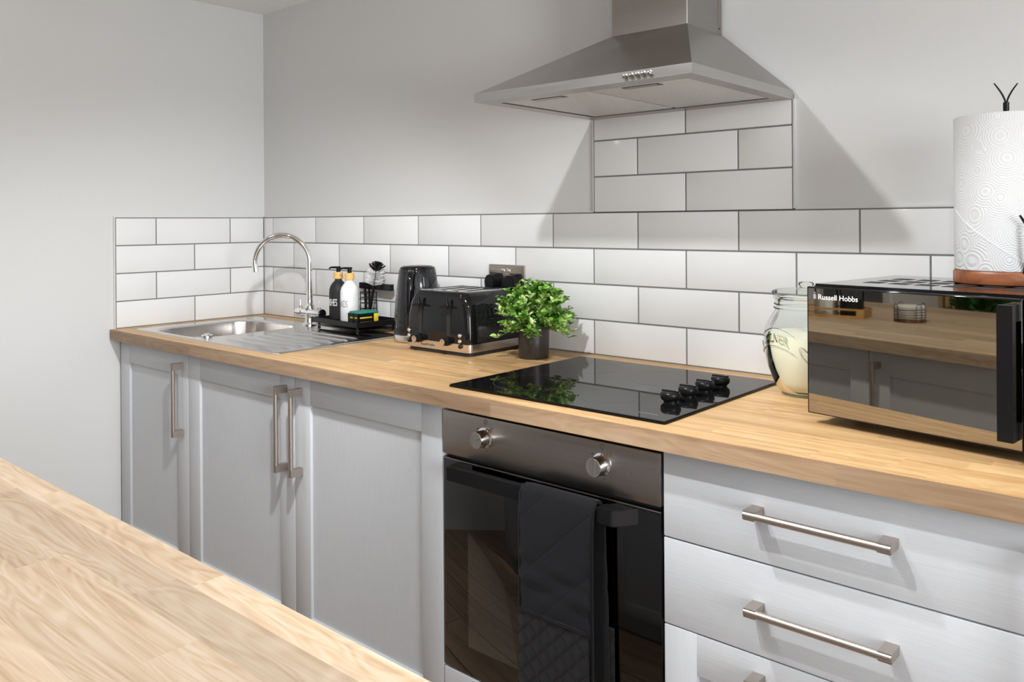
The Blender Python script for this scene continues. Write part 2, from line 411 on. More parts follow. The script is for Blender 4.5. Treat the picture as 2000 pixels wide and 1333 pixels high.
# floor planks
pk = mesh_of(bbox(-.5, .5, -.5, .5, -.5, .5), 'plank', 0); pk.materials.append(M['oak_floor'])
y = -1.44
while y < -.55:
    x = -.3 * ((round(y * 100)) % 3)
    while x < 4.2:
        p = obj('plank', pk, None, floor); p.scale = (1.196, .146, .004); p.location = (x + .6, y + .075, .002)
        x += 1.2
    y += .15

# ---- wall tiles
TH, TW = .103, .3031
G = .0042
Z0 = 1.32
X0T, L0T = .0689, .4558
tile_cache = {}
def tile_mesh(wd, ht):
    k = (round(wd, 4), round(ht, 4))
    if k not in tile_cache:
        me = mesh_of(bbox(-wd / 2, wd / 2, 0, .007, -ht / 2, ht / 2, .0009, 2), 'tile'); me.materials.append(M['tile_glaze']); tile_cache[k] = me
    return tile_cache[k]
def lay_row(axis, joints, lo, hi, z0, z1, parent):
    e = [lo] + [j for j in joints if lo + .004 < j < hi - .004] + [hi]
    for a, b in zip(e, e[1:]):
        wd = b - a - G
        if wd < .003: continue
        c = (a + b) / 2
        o = obj('tile', tile_mesh(wd, z1 - z0 - G), None, parent)
        if axis == 'X': o.location = (c, 0, (z0 + z1) / 2)
        else: o.location = (0, c, (z0 + z1) / 2); o.rotation_euler = (0, 0, pi / 2)
PX0, PX1 = 1.7375, 2.3345
for r in range(4):
    z1 = Z0 - r * TH; z0 = max(z1 - TH, ZT + .0005)
    off = 0 if r % 2 == 0 else TW / 2
    lay_row('X', [X0T + off + k * TW for k in range(-1, 14)], 0, XE, z0, z1, wall_back)
    lay_row('Y', [-(L0T - off) + k * TW for k in range(-2, 3)], -.6055, 0, z0, z1, wall_left)
for r in range(3):
    z0 = Z0 + r * TH; z1 = min(z0 + TH, 1.6)
    off = TW / 2 if r % 2 == 0 else 0
    lay_row('X', [X0T + off + k * TW for k in range(3, 10)], PX0, PX1, z0, z1, wall_back)
bm = bmesh.new(); box(bm, 0, XE, .0013, WT + .001, ZT - .02, Z0 + .0015); box(bm, PX0 - .0012, PX1 + .0012, .0013, WT + .001, Z0, 1.6)
obj('grout_bed', bm, 'grout', wall_back, 0)
bm = bmesh.new(); box(bm, -WT - .001, -.0013, -.607, .004, ZT - .02, Z0 + .0015)
obj('grout_bed', bm, 'grout', wall_left, 0)
# slim edging beads
bm = bmesh.new(); box(bm, PX1 + .0012, PX1 + .0058, -.0012, WT, Z0 + .004, 1.588)
obj('tile_edging', bm, 'trim_white', wall_back)
bm = bmesh.new(); box(bm, PX0 - .0046, PX0 - .0012, .001, WT, Z0 + .004, 1.588)
obj('tile_edging', bm, 'trim_white', wall_back)
for xa, xb in ((0, PX0 - .005), (PX1 + .006, XE)):
    bm = bmesh.new(); box(bm, xa, xb, .0005, WT, Z0 + .0015, Z0 + .0055); obj('tile_edging', bm, 'trim_white', wall_back)
bm = bmesh.new(); box(bm, -WT, .0004, -.6115, -.6072, ZT, Z0 + .005); obj('tile_edging', bm, 'trim_white', wall_left)
bm = bmesh.new(); box(bm, -WT, -.0005, -.611, -.002, Z0 + .0015, Z0 + .0055); obj('tile_edging', bm, 'trim_white', wall_left)

# ------------------------------------------------------------------ worktops made of staves
unit = mesh_of(bbox(-.5, .5, -.5, .5, -.5, .5), 'stave', 0)
def stave_mesh(mat):
    me = unit.copy(); me.materials.append(M[mat]); return me
def staves(parent, mat, x0, x1, y0, y1, sw, zt, hole=None, seed=1, lmin=.32, lmax=.75, th=.002):
    r = random.Random(seed); me = stave_mesh(mat)
    ox, oy, oz = parent.location
    y = y1
    first = True
    while y > y0 + .002:
        h = sw * (.74 if first else 1); first = False
        ya, yb = max(y - h, y0), y
        x = x0 - r.random() * .4
        while x < x1:
            L = lmin + r.random() * (lmax - lmin)
            xa, xb = max(x, x0), min(x + L, x1); x += L
            if xb - xa < .004: continue
            segs = [(xa, xb, ya, yb)]
            if hole and ya < hole[3] and yb > hole[2]:
                segs = []
                if xa < hole[0]: segs.append((xa, min(xb, hole[0]), ya, yb))
                if xb > hole[1]: segs.append((max(xa, hole[1]), xb, ya, yb))
                if xb > hole[0] and xa < hole[1]:
                    ia, ib = max(xa, hole[0]), min(xb, hole[1])
                    if yb > hole[3]: segs.append((ia, ib, hole[3], yb))
                    if ya < hole[2]: segs.append((ia, ib, ya, hole[2]))
            for a, b_, c, d in segs:
                o = obj('stave', me, None, parent)
                o.scale = (b_ - a, d - c, th); o.location = ((a + b_) / 2 - ox, (c + d) / 2 - oy, zt - th / 2 - oz)
        y -= h
HOLE = (.115, .525, -.556, -.132)
wt = thing('kitchen_worktop', 'long oak butcher-block worktop along the tiled wall', 'worktop', (1.7, -.31, ZB))
def loc(p): return -p.location.x, -p.location.y, -p.location.z
dx, dy, dz = loc(wt)
bm = bmesh.new()
zc = ZT - .002
for a in ((0, XE, YF + .0015, HOLE[2]), (0, XE, HOLE[3], 0), (0, HOLE[0], HOLE[2], HOLE[3]), (HOLE[1], XE, HOLE[2], HOLE[3])):
    box(bm, a[0] + dx, a[1] + dx, a[2] + dy, a[3] + dy, 0, zc + dz)
obj('core_board', bm, 'oak_edge', wt, 0)
x = 0; ed = stave_mesh('oak_edge'); r = random.Random(5)
while x < XE:
    L = .28 + r.random() * .5; xb = min(x + L, XE)
    o = obj('edge_band', ed, None, wt); o.scale = (xb - x, .002, ZT - .001 - ZB); o.location = ((x + xb) / 2 + dx, YF + .001 + dy, (ZT - .001 + ZB) / 2 + dz); x = xb
staves(wt, 'oak_top', 0, XE, YF + .0006, 0, .0418, ZT, HOLE, 3)

IY, IX0, IX1, IYB = -1.456, .9, 4.0, -2.5
isl = thing('island_worktop', 'pale oak butcher-block island worktop in the foreground', 'worktop', (2.4, -1.95, ZB))
dx, dy, dz = loc(isl)
obj('core_board', bbox(IX0 + dx, IX1 + dx, IYB + dy, IY - .002 + dy, 0, ZT - .002 + dz), 'oak_island', isl, 0)
o = obj('edge_band', bbox(IX0 + dx, IX1 + dx, IY - .002 + dy, IY + dy, 0, ZT - .001 + dz), 'oak_island', isl, 0)
staves(isl, 'oak_island', IX0, IX1, IYB, IY - .0005, .0515, ZT, None, 21, .3, .62)

# ------------------------------------------------------------------ cabinets
def bar_handle(length, vertical=True):
    """bar with square end brackets, local: door face at y=0, outwards -y"""
    bm = bmesh.new(); h = length / 2; pr = .034
    def seg(u0, u1, v0, v1, y0, y1):
        if vertical: box(bm, v0, v1, y0, y1, u0, u1)
        else: box(bm, u0, u1, y0, y1, v0, v1)
    for s in (-1, 1):
        a, b_ = sorted((s * h, s * (h - .021)))
        seg(a, b_, -.0075, .0075, -pr - .004, 0)
    tmp = bmesh.new()
    pts = [(0, -pr, -h + .0005), (0, -pr, h - .0005)] if vertical else [(-h + .0005, -pr, 0), (h - .0005, -pr, 0)]
    tube(bm, pts, .0068, 20)
    tmp.free()
    return mesh_of(bm, 'handle', 40)
HV = bar_handle(.242, True); HV.materials.append(M['nickel'])
HH = bar_handle(.243, False); HH.materials.append(M['nickel'])
def shaker(name, x0, x1, z0, z1, parent, hx=None, hz=None, hh=False, st=.072, face=-1, rl=.078):
    """shaker front: recessed panel board with stiles and rails; face -1 looks to -y. local y=0 is the front face"""
    f = face
    def yb(a, b_): return tuple(sorted((a * -f, b_ * -f)))
    d = obj(name, bbox(x0 + .004, x1 - .004, *yb(.0085, .018), z0 + .004, z1 - .004), 'cabinet_grey_vertical', parent, 0)
    for a, b_ in ((x0, x0 + st), (x1 - st, x1)):
        obj('stile', bbox(a, b_, *yb(0, .019), z0, z1, .0012), 'cabinet_grey_vertical', d)
    for a, b_ in ((z0, z0 + rl), (z1 - rl, z1)):
        obj('rail', bbox(x0 + st - .0005, x1 - st + .0005, *yb(.0003, .0188), a, b_, .0012), 'cabinet_grey_across', d)
    if hx is not None:
        h = obj('handle', HH if hh else HV, None, d); h.location = (hx, 0, hz)
        if f == 1: h.rotation_euler = (0, 0, pi)
    return d
ZD0, ZD1 = .125, ZB - .003
def cabinet(label, x0, x1, hx, loc_y=YD, face=-1, group=None, depth=.54):
    t = thing('base_cabinet', label, 'cabinet', ((x0 + x1) / 2, loc_y, 0), 0, group)
    h = (x1 - x0) / 2; f = -face
    def yb(a, b_): return tuple(sorted((a * f, b_ * f)))
    bm = bmesh.new(); box(bm, -h, -h + .018, *yb(.0205, depth), .10, ZB); box(bm, h - .018, h, *yb(.0205, depth), .10, ZB); box(bm, -h + .018, h - .018, *yb(depth - .01, depth), .10, ZB); box(bm, -h + .018, h - .018, *yb(.0205, depth - .01), .10, .118)
    obj('carcass', bm, 'carcass', t, 0)
    obj('plinth', bbox(-h, h, *yb(.06, .075), 0, .10), 'cabinet_grey_across', t, 0)
    shaker('door', -h + .0015, h - .0015, ZD0, ZD1, t, hx - (x0 + x1) / 2, .715, face=face)
    return t
c1 = cabinet('narrow grey shaker cabinet in the corner under the sink bowl', .006, .516, .478)
c2 = cabinet('grey shaker cabinet under the drainer with handle on its right edge', .516, 1.1265, 1.084)
c3 = cabinet('grey shaker cabinet left of the oven with handle on its left edge', 1.1265, 1.731, 1.158)
cabinet('grey shaker cabinet at the far right end, past the drawers', 2.932, 3.45, 2.975)
# drawers
t = thing('drawer_unit', 'light grey unit of three drawers right of the oven', 'drawers', (2.6315, YD, 0))
h = .2995
bm = bmesh.new(); box(bm, -h, -h + .018, .0205, .54, .10, ZB); box(bm, h - .018, h, .0205, .54, .10, ZB); box(bm, -h + .018, h - .018, .53, .54, .10, ZB); box(bm, -h + .018, h - .018, .0205, .53, .10, .118)
obj('carcass', bm, 'carcass', t, 0)
obj('plinth', bbox(-h, h, .06, .075, 0, .10), 'cabinet_grey_across', t, 0)
for z0, z1, hz in ((.7065, ZD1, .795), (.5445, .7035, .630)):
    d = obj('drawer', bbox(-h + .0015, h - .0015, 0, .019, z0, z1, .0012), 'drawer_grey', t)
    hd = obj('handle', HH, None, d); hd.location = (.0025, 0, hz)
shaker('drawer', -h + .0015, h - .0015, ZD0, .5415, t, .0025, .506, True, st=.068, rl=.075)

# ------------------------------------------------------------------ oven housing and oven
ox = 2.031
t = thing('oven_housing', 'grey housing with plain filler panel under the oven', 'cabinet', (ox, YD, 0))
bm = bmesh.new(); box(bm, -.2995, -.2985, .021, .55, .10, ZB); box(bm, .2985, .2995, .021, .55, .10, ZB); box(bm, -.2985, .2985, .54, .55, .10, ZB)
obj('carcass', bm, 'carcass', t, 0)
obj('filler_panel', bbox(-.298, .298, 0, .019, .125, .2585, .0015), 'cabinet_grey_across', t)
obj('plinth', bbox(-.2995, .2995, .06, .075, 0, .10), 'cabinet_grey_across', t, 0)
ov = thing('oven', 'built-in oven with steel control panel and black glass door', 'oven', (ox, YD, .262))
dz = -.262
obj('control_panel', bbox(-.2965, .2965, -.002, .03, .7575 + dz, .8585 + dz, .0015), 'steel_oven', ov)
bm = bmesh.new(); box(bm, -.29, .29, .012, .05, .748 + dz, .86 + dz); obj('vent_gap', bm, 'steel_dark_gap', ov, 0)
zd0, zd1 = .264 + dz, .7485 + dz
bm = bmesh.new()   # opaque black frame round the window
wx, wz0_, wz1_ = .222, .325 + dz, .668 + dz
for a in ((-.2965, -wx, zd0, zd1), (wx, .2965, zd0, zd1), (-wx, wx, zd0, wz0_), (-wx, wx, wz1_, zd1)):
    box(bm, a[0], a[1], .004, .022, a[2], a[3])
obj('door_frame', bm, 'black_gloss', ov, 0)
obj('door_glass', bbox(-.2965, .2965, 0, .004, zd0, zd1, .001), 'oven_glass', ov)
obj('door_top_edge', bbox(-.2965, .2965, -.0008, .0005, zd1 - .0025, zd1 - .0005), 'nickel', ov, 0)
bm = bmesh.new()   # cavity
cx_, cz0, cz1, cdp = .225, .315 + dz, .69 + dz, .42
box(bm, -cx_ - .01, -cx_, .024, cdp, cz0, cz1); box(bm, cx_, cx_ + .01, .024, cdp, cz0, cz1); box(bm, -cx_, cx_, .024, cdp, cz0 - .01, cz0); box(bm, -cx_, cx_, .024, cdp, cz1, cz1 + .01); box(bm, -cx_, cx_, cdp, cdp + .01, cz0, cz1)
obj('cavity', bm, 'enamel', ov, 0)
for zr in (.585 + dz, .445 + dz):
    bm = bmesh.new()
    for yy in (.04, .06, .40): tube(bm, [(-cx_ + .004, yy, zr), (cx_ - .004, yy, zr)], .0028, 8)
    for k in range(17): tube(bm, [(-.2 + k * .025, .04, zr), (-.2 + k * .025, .40, zr)], .0014, 6)
    obj('rack', bm, 'chrome', ov)
bm = bmesh.new()
prism(bm, [(-.24, -.044), (.214, -.044), (.217, -.040), (.247, .001), (.195, .001), (.175, -.026), (-.180, -.026), (-.2, .001), (-.25, .001), (-.243, -.040)], .7125 + dz, .7435 + dz)
bmesh.ops.bevel(bm, geom=bm.edges[:], offset=.0018, segments=2, affect='EDGES')
obj('handle', bm, 'black_satin', ov)
for kx, ang in ((1.873 - ox, -70), (2.194 - ox, 0)):
    zk = .8145 + dz
    bm = bmesh.new(); lathe(bm, [(.0225, -.002), (.0225, -.006), (.0185, -.0075), (.0185, -.030), (.0178, -.0325)], 40, kx, zk, True, 'Y')
    k = obj('knob', bm, 'chrome', ov)
    bm = bmesh.new(); lathe(bm, [(.0168, -.0322), (.0168, -.0332)], 40, kx, zk, True, 'Y'); obj('knob_face', bm, 'knob_steel', k)
    a = radians(90 + ang)
    bm = bmesh.new(); tube(bm, [(kx + .004 * cos(a), -.0334, zk + .004 * sin(a)), (kx + .0155 * cos(a), -.0334, zk + .0155 * sin(a))], .0008, 6); obj('pointer', bm, 'dark_print', k)
    # printed scale marks and symbols
    bm = bmesh.new()
    for q in range(9):
        aa = radians(50 - q * 33); rr = .0295
        if kx < 0 and q % 4: continue
        px, pz = kx + rr * cos(aa), zk + rr * sin(aa)
        box(bm, px - .0022, px + .0022, -.0024, -.0019, pz - .0012, pz + .0012)
    lathe(bm, [(.0011, -.0024), (.0011, -.0019)], 10, kx, zk + .0275, True, 'Y')
    for q in range(3): box(bm, kx - .004, kx + .004, -.0024, -.0019, zk + .0315 + q * .003, zk + .0322 + q * .003)
    tube(bm, [(kx + .0052 * cos(u), -.0021, zk + .0345 + .0052 * sin(u)) for u in [2 * pi * i / 16 for i in range(16)]], .0004, 5, True)
    obj('dial_print', bm, 'dark_print', ov)
bm = bmesh.new(); lathe(bm, [(.0016, -.0024), (.0016, -.0019)], 12, 2.262 - ox, .8095 + dz, True, 'Y'); obj('indicator_light', bm, 'dark_print', ov)
me = text_mesh('LAMONA', .011, .0002); place(me, lambda x, y_, z: Vector((x - .026, -.0005 - z, y_ + .692 + dz)))
obj('lettering', me, 'grey_print', ov)

# double oven glove over the handle
gl = thing('oven_glove', 'black quilted double oven glove draped over the oven handle', 'oven glove', (2.117, YD, .30))
gz = -.30
def strip(path, x0fn, x1fn, nx=16, th=.009, seed=0, wr=0.):
    """cloth of thickness th along a yz path"""
    r = random.Random(seed); bm = bmesh.new(); N = len(path); lay = []
    for side in (-1, 1):
        rows = []
        for i, (y, z) in enumerate(path):
            a, b_ = path[max(i - 1, 0)], path[min(i + 1, N - 1)]
            t = Vector((b_[0] - a[0], b_[1] - a[1])); t.normalize(); nrm = Vector((-t[1], t[0]))
            row = []
            for k in range(nx + 1):
                u = k / nx; x = x0fn(i / (N - 1)) * (1 - u) + x1fn(i / (N - 1)) * u
                e = min(u, 1 - u) * nx; thick = th * (.55 if e < .5 else 1)
                d = wr * ((sin(z * 150 + x * 22) * .9 + sin(z * 83 - x * 40 + 1.7) * .7) * math.exp(-((z - .27) / .05) ** 2) * 1.5 + sin(z * 51 - x * 42 + 1.7) * .35 + sin(x * 60 + z * 20) * .3) * min(1, max(0, (.73 + gz - z) * 12))
                row.append(bm.verts.new((x, y + nrm[0] * side * thick / 2 - d, z + nrm[1] * side * thick / 2)))
            rows.append(row)
        lay.append(rows)
        for i in range(N - 1):
            for k in range(nx): bm.faces.new((rows[i][k], rows[i][k + 1], rows[i + 1][k + 1], rows[i + 1][k]))
    A, B = lay
    for i in range(N - 1):
        for k in (0, nx): bm.faces.new((A[i][k], A[i + 1][k], B[i + 1][k], B[i][k]))
    for i in (0, N - 1):
        for k in range(nx): bm.faces.new((A[i][k], A[i][k + 1], B[i][k + 1], B[i][k]))
    return bm
yf, yk = -.0515, -.0165
path = [(yf - .002, .30 + gz + .0 + k * .41 / 44) for k in range(45)]
path += [(yf + .001, .722 + gz), (yf + .003, .737 + gz), (-.044, .7475 + gz), (-.035, .7505 + gz), (-.026, .7475 + gz), (-.0195, .738 + gz), (yk, .72 + gz)]
path += [(yk, .72 + gz - k * .40 / 20) for k in range(1, 21)]
def wl(s): return -.0965 + .022 * max(0, (.04 - s) / .04) ** 2 + (.012 * max(0, s - .62))
def wr_(s): return .0875 - .03 * max(0, (.04 - s) / .04) ** 2 + (.045 * max(0, s - .62) if s > .62 else 0)
obj('glove_strip', strip(path, wl, wr_, 18, .009, 0, .0022), 'black_cotton', gl, 60)
pocket = [(yf - .0105, .302 + gz + k * .20 / 20) for k in range(21)]
obj('mitt_pocket', strip(pocket, lambda s: -.094 + .03 * max(0, (.2 - s) / .2) ** 2, lambda s: .085 - .03 * max(0, (.2 - s) / .2) ** 2, 18, .007, 2, .0012), 'quilted_cotton', gl, 60)
obj('mitt_pocket', strip([(yk + .007, .32 + gz + k * .18 / 12) for k in range(13)], lambda s: -.085, lambda s: .108, 10, .006, 3, 0), 'quilted_cotton', gl, 60)
bm = bmesh.new()
for sx in (-1, 1):
    xs = -.0965 if sx < 0 else .0875
    tube(bm, [(xs, yf - .002, .33 + gz + k * .04) for k in range(10)] + [(xs, yf + .002, .735 + gz), (xs, -.040, .7505 + gz)], .0042, 8)
tube(bm, [(-.092 + k * .0177, yf - .0145, .502 + gz) for k in range(11)], .0026, 6)
obj('binding', bm, 'black_satin', gl)

# ------------------------------------------------------------------ hob
hx0, hx1, hy0, hy1 = 1.7465, 2.333, -.587, -.081
hb = thing('ceramic_hob', 'black glass ceramic hob set into the worktop', 'hob', ((hx0 + hx1) / 2, (hy0 + hy1) / 2, ZT))
hw, hd_ = (hx1 - hx0) / 2, (hy1 - hy0) / 2
bm = bmesh.new(); prism(bm, rrect(-hw, hw, -hd_, hd_, .004, 3), .0012, .0062)
bmesh.ops.bevel(bm, geom=[e for e in bm.edges if abs(e.verts[0].co.z - .0062) < 1e-5 and abs(e.verts[1].co.z - .0062) < 1e-5], offset=.0022, segments=3, affect='EDGES')
obj('glass_plate', bm, 'hob_glass', hb)
bm = bmesh.new(); prism(bm, rrect(-hw + .003, hw - .003, -hd_ + .003, hd_ - .003, .004, 3), 0.0, .0013); obj('seal', bm, 'rubber', hb)
def ring(bm, cx, cy, r, wd, z, n=72):
    a = [bm.verts.new((cx + (r - wd) * cos(2 * pi * i / n), cy + (r - wd) * sin(2 * pi * i / n), z)) for i in range(n)]
    b_ = [bm.verts.new((cx + r * cos(2 * pi * i / n), cy + r * sin(2 * pi * i / n), z)) for i in range(n)]
    for i in range(n): bm.faces.new((a[i], a[(i + 1) % n], b_[(i + 1) % n], b_[i]))
cxh, cyh = (hx0 + hx1) / 2, (hy0 + hy1) / 2
for rx, ry, rr in ((1.889, -.452, .0925), (2.117, -.457, .0745), (1.884, -.205, .0745), (2.112, -.215, .0925)):
    bm = bmesh.new(); ring(bm, rx - cxh, ry - cyh, rr, .0011, .00628); obj('heat_zone_ring', bm, 'ring_print', hb, 0)
for ky in (-.432, -.360, -.288, -.216):
    bm = bmesh.new(); lathe(bm, [(.015, .0062), (.015, .0095), (.0185, .0115), (.021, .015), (.0214, .024), (.0195, .0275), (.017, .0285)], 36)
    k = obj('knob', bm, 'black_satin', hb, 40, (2.252 - cxh, ky - cyh, 0))
    obj('grip', bbox(-.0195, .0195, -.0048, .0048, .0268, .0312, .0015), 'black_satin', k)
    bm = bmesh.new(); lathe(bm, [(.0008, .0312), (.0008, .0316)], 8, 0.015, 0); obj('pointer', bm, 'white_print', k)
me = text_mesh('LAMONA', .0105, .0001, 'LEFT', 0, 1.1, 1.15); place(me, lambda x, y_, z: Vector((x * .86 + 2.249 - cxh, y_ * .6 - .551 - cyh, z + .00632)))
obj('lettering', me, 'grey_print', hb)
bm = bmesh.new(); ring(bm, 2.30 - cxh, -.215 - cyh, .003, .001, .0063, 16); obj('indicator_light', bm, 'grey_print', hb, 0)

# ------------------------------------------------------------------ cooker hood
hd = thing('cooker_hood', 'stainless steel chimney cooker hood over the hob', 'cooker hood', (2.036, 0, 1.587))
HX, HY = .301, -.484
def Zh(z): return z - 1.587
CHX, CHY, CHZ = .111, -.172, Zh(1.771)
bm = bmesh.new()  # sloping canopy shell
lo = [(-HX, -.0), (-HX, HY), (HX, HY), (HX, -.0)]; hi = [(-CHX, 0), (-CHX, CHY), (CHX, CHY), (CHX, 0)]
L = [bm.verts.new((x, y, .0205)) for x, y in lo]; H_ = [bm.verts.new((x, y, CHZ)) for x, y in hi]
for i in range(3): bm.faces.new((L[i], L[i + 1], H_[i + 1], H_[i]))
bm.faces.new(H_); bm.faces.new((L[3], L[0], H_[0], H_[3]))
obj('canopy', bm, 'steel_hood', hd, 20)
bm = bmesh.new()  # vertical rim band
box(bm, -HX, HX, HY, HY + .0015, 0, .021); box(bm, -HX, -HX + .0015, HY + .0015, 0, 0, .021); box(bm, HX - .0015, HX, HY + .0015, 0, 0, .021); box(bm, -HX + .0015, HX - .0015, -.002, 0, 0, .021)
obj('rim', bm, 'steel_hood_rim', hd, 0)
bm = bmesh.new()  # underside frame
fx, fy0, fy1 = .262, HY + .052, -.045
for a in ((-HX + .001, -fx, HY + .001, -.001), (fx, HX - .001, HY + .001, -.001), (-fx, fx, HY + .001, fy0), (-fx, fx, fy1, -.001)): box(bm, a[0], a[1], a[2], a[3], 0.0002, .003)
obj('underside_frame', bm, 'steel_oven', hd, 0)
for s in (-1, 1):
    a, b_ = sorted((s * .004, s * (fx - .004)))
    f = obj('grease_filter', bbox(a, b_, fy0 + .004, fy1 - .004, .0022, .009, .0015), 'filter_mesh', hd)
    c = (a + b_) / 2
    bm = bmesh.new(); box(bm, c - .047, c + .047, fy0 + .018, fy0 + .042, .0014, .0024); obj('latch', bm, 'dark_print', f, 0)
    bm = bmesh.new(); box(bm, c - .040, c + .040, fy0 + .0215, fy0 + .0335, .0008, .0016); obj('latch_slide', bm, 'steel_oven', f, 0)
bm = bmesh.new(); prism(bm, [(-CHX, 0), (-CHX, CHY + .002), (-CHX + .002, CHY), (CHX - .002, CHY), (CHX, CHY + .002), (CHX, 0)], CHZ - .001, CEIL - 1.587)
ch = obj('chimney', bm, 'steel_hood', hd, 20)
bm = bmesh.new(); box(bm, CHX, CHX + .0006, -.02, -.0005, CHZ, CEIL - 1.587); obj('chimney_shade_band', bm, 'steel_oven', ch, 0)  # darker steel strip paints the shadow band at the chimney's back edge
bm = bmesh.new(); lathe(bm, [(.0028, CHX + .0004), (.0028, CHX + .001)], 14, -.012, CHZ + .014, True, 'X'); obj('screw', bm, 'black_matt', ch)
for k in range(5):
    bx = .144 + k * .0152
    bm = bmesh.new(); lathe(bm, [(.0064, HY), (.0064, HY - .002), (.0048, HY - .0025), (.0048, HY - .0075), (.0036, HY - .0098), (.0012, HY - .0106)], 20, bx, .0105, True, 'Y')
    obj('push_button', bm, 'chrome_dim', hd)

# ------------------------------------------------------------------ sink
sx0, sx1, sy0, sy1 = .078, 1.001, -.574, -.082
sk = thing('kitchen_sink', 'stainless steel sink with ribbed drainer let into the worktop', 'sink', ((sx0 + sx1) / 2, (sy0 + sy1) / 2, ZT))
scx, scy = (sx0 + sx1) / 2, (sy0 + sy1) / 2
bw = (.138, .508, -.545, -.148)
NB = 9
inner = rrect(*bw, .085, NB)
icx, icy = (bw[0] + bw[1]) / 2, (bw[2] + bw[3]) / 2
outer = rrect(sx0, sx1, sy0, sy1, .02, NB)
def ray_to(poly, a):
    d = Vector((cos(a), sin(a))); best = None
    for p, q in zip(poly, poly[1:] + poly[:1]):
        p = Vector(p) - Vector((icx, icy)); q = Vector(q) - Vector((icx, icy)); e = q - p
        den = d.x * e.y - d.y * e.x
        if abs(den) < 1e-12: continue
        t_ = (p.x * e.y - p.y * e.x) / den; u = (p.x * d.y - p.y * d.x) / den
        if t_ > 0 and -1e-9 <= u <= 1 + 1e-9: best = t_ if best is None else max(best, t_)
    return best
angs = sorted(set([math.atan2(p[1] - icy, p[0] - icx) for p in outer + inner] + [2 * pi * k / 90 - pi + .01 for k in range(90)]))
bm = bmesh.new(); loops = []
def add_loop(poly, z, shrink=0.0):
    lp = []
    for a in angs:
        d = ray_to(poly, a) - shrink
        lp.append(bm.verts.new((icx + d * cos(a) - scx, icy + d * sin(a) - scy, z)))
    loops.append(lp)
add_loop(outer, .0003); add_loop(outer, .0032, .0015); add_loop(outer, .0040, .006); add_loop(outer, .0034, .013)
add_loop(rrect(bw[0] - .012, bw[1] + .012, bw[2] - .012, bw[3] + .012, .09, NB), .0034)
add_loop(rrect(bw[0] - .008, bw[1] + .008, bw[2] - .008, bw[3] + .008, .09, NB), .0030)
add_loop(inner, -.003)
for a, b_ in zip(loops, loops[1:]):
    for i in range(len(angs)): bm.faces.new((a[i], a[(i + 1) % len(angs)], b_[(i + 1) % len(angs)], b_[i]))
obj('sink_deck', bm, 'steel_sink', sk, 60)
bm = bmesh.new(); loops = []
add_loop(inner, -.003)
for dpt, ins in ((-.05, .004), (-.11, .009), (-.145, .016), (-.158, .03), (-.163, .06)):
    add_loop(rrect(bw[0] + ins, bw[1] - ins, bw[2] + ins, bw[3] - ins, .085, NB), dpt)
for a, b_ in zip(loops, loops[1:]):
    for i in range(len(angs)): bm.faces.new((a[i], a[(i + 1) % len(angs)], b_[(i + 1) % len(angs)], b_[i]))
bm.faces.new(loops[-1])
obj('bowl', bm, 'steel_bowl', sk, 60)
bm = bmesh.new(); lathe(bm, [(.042, -.1625), (.042, -.160), (.034, -.159), (.030, -.162)], 32, icx - scx, icy - scy); obj('waste', bm, 'chrome', sk)
bm = bmesh.new(); lathe(bm, [(.019, .0034), (.019, .0062), (.0165, .0085), (.010, .0092), (.009, .013), (.0, .0138)], 28, .486 - scx, -.512 - scy); obj('plug_knob', bm, 'chrome', sk)
for k in range(7):
    yy = -.50 + k * .054
    bm = bmesh.new(); n = 10; rows = []
    x0_, x1_ = .60 - scx, .962 - scx
    for j in range(25):
        u = j / 24; xx = x0_ + (x1_ - x0_) * u; hgt = .0042 * min(1, min(u, 1 - u) * 14)
        rows.append([bm.verts.new((xx, yy - scy + .013 * (2 * i / n - 1), .0033 + hgt * (1 - (2 * i / n - 1) ** 2))) for i in range(n + 1)])
    for a, b_ in zip(rows, rows[1:]):
        for i in range(n): bm.faces.new((a[i], a[i + 1], b_[i + 1], b_[i]))
    obj('drainer_rib', bm, 'steel_sink', sk, 60)

# ------------------------------------------------------------------ tap
tp = thing('kitchen_tap', 'chrome swan-neck mixer tap behind the sink bowl', 'tap', (.503, -.118, ZT + .0034))
bm = bmesh.new(); lathe(bm, [(.027, 0), (.027, .004), (.0225, .008), (.018, .012), (.0165, .03), (.0165, .045)], 36); obj('base', bm, 'chrome', tp)
bm = bmesh.new()
lathe(bm, [(.0001, -.078), (.0155, -.078), (.0175, -.074), (.0175, -.040), (.0150, -.037), (.0150, .037), (.0175, .040), (.0175, .074), (.0155, .078), (.0001, .078)], 32, 0, .047, False, 'X')
obj('body', bm, 'chrome', tp)
bm = bmesh.new(); lathe(bm, [(.0165, .078), (.0165, .0805), (.013, .0825), (.0, .083)], 28, 0, .047, False, 'X'); obj('end_cap', bm, 'black_gloss', tp)  # black colour paints a dark reflection on this chrome end
for sx_ in (-.060, .060):
    bm = bmesh.new(); tube(bm, [(sx_, 0, .058), (sx_, 0, .092)], [.0042, .0030], 12); lathe(bm, [(.009, .058), (.009, .067), (.005, .070)], 20, sx_, 0); obj('lever', bm, 'chrome', tp)
dirv = Vector((-cos(-YAW), -sin(-YAW), 0)); dirv = Vector((-.752, -.659, 0)).normalized()
pts = [(0, 0, .055), (0, 0, .12), (0, 0, .20), (0, 0, .235)]
R_ = .1015
for k in range(1, 25):
    a = pi - k * (pi * 1.06) / 24
    pts.append(tuple(dirv * (R_ + R_ * cos(a)) + Vector((0, 0, .235 + R_ * sin(a)))))
e = Vector(pts[-1]); pts.append(tuple(e + (e - Vector(pts[-2])).normalized() * .006))
bm = bmesh.new(); tube(bm, pts, [.0118, .0112, .0105] + [.0102] * (len(pts) - 3), 24); sp = obj('spout', bm, 'chrome', tp, 60)
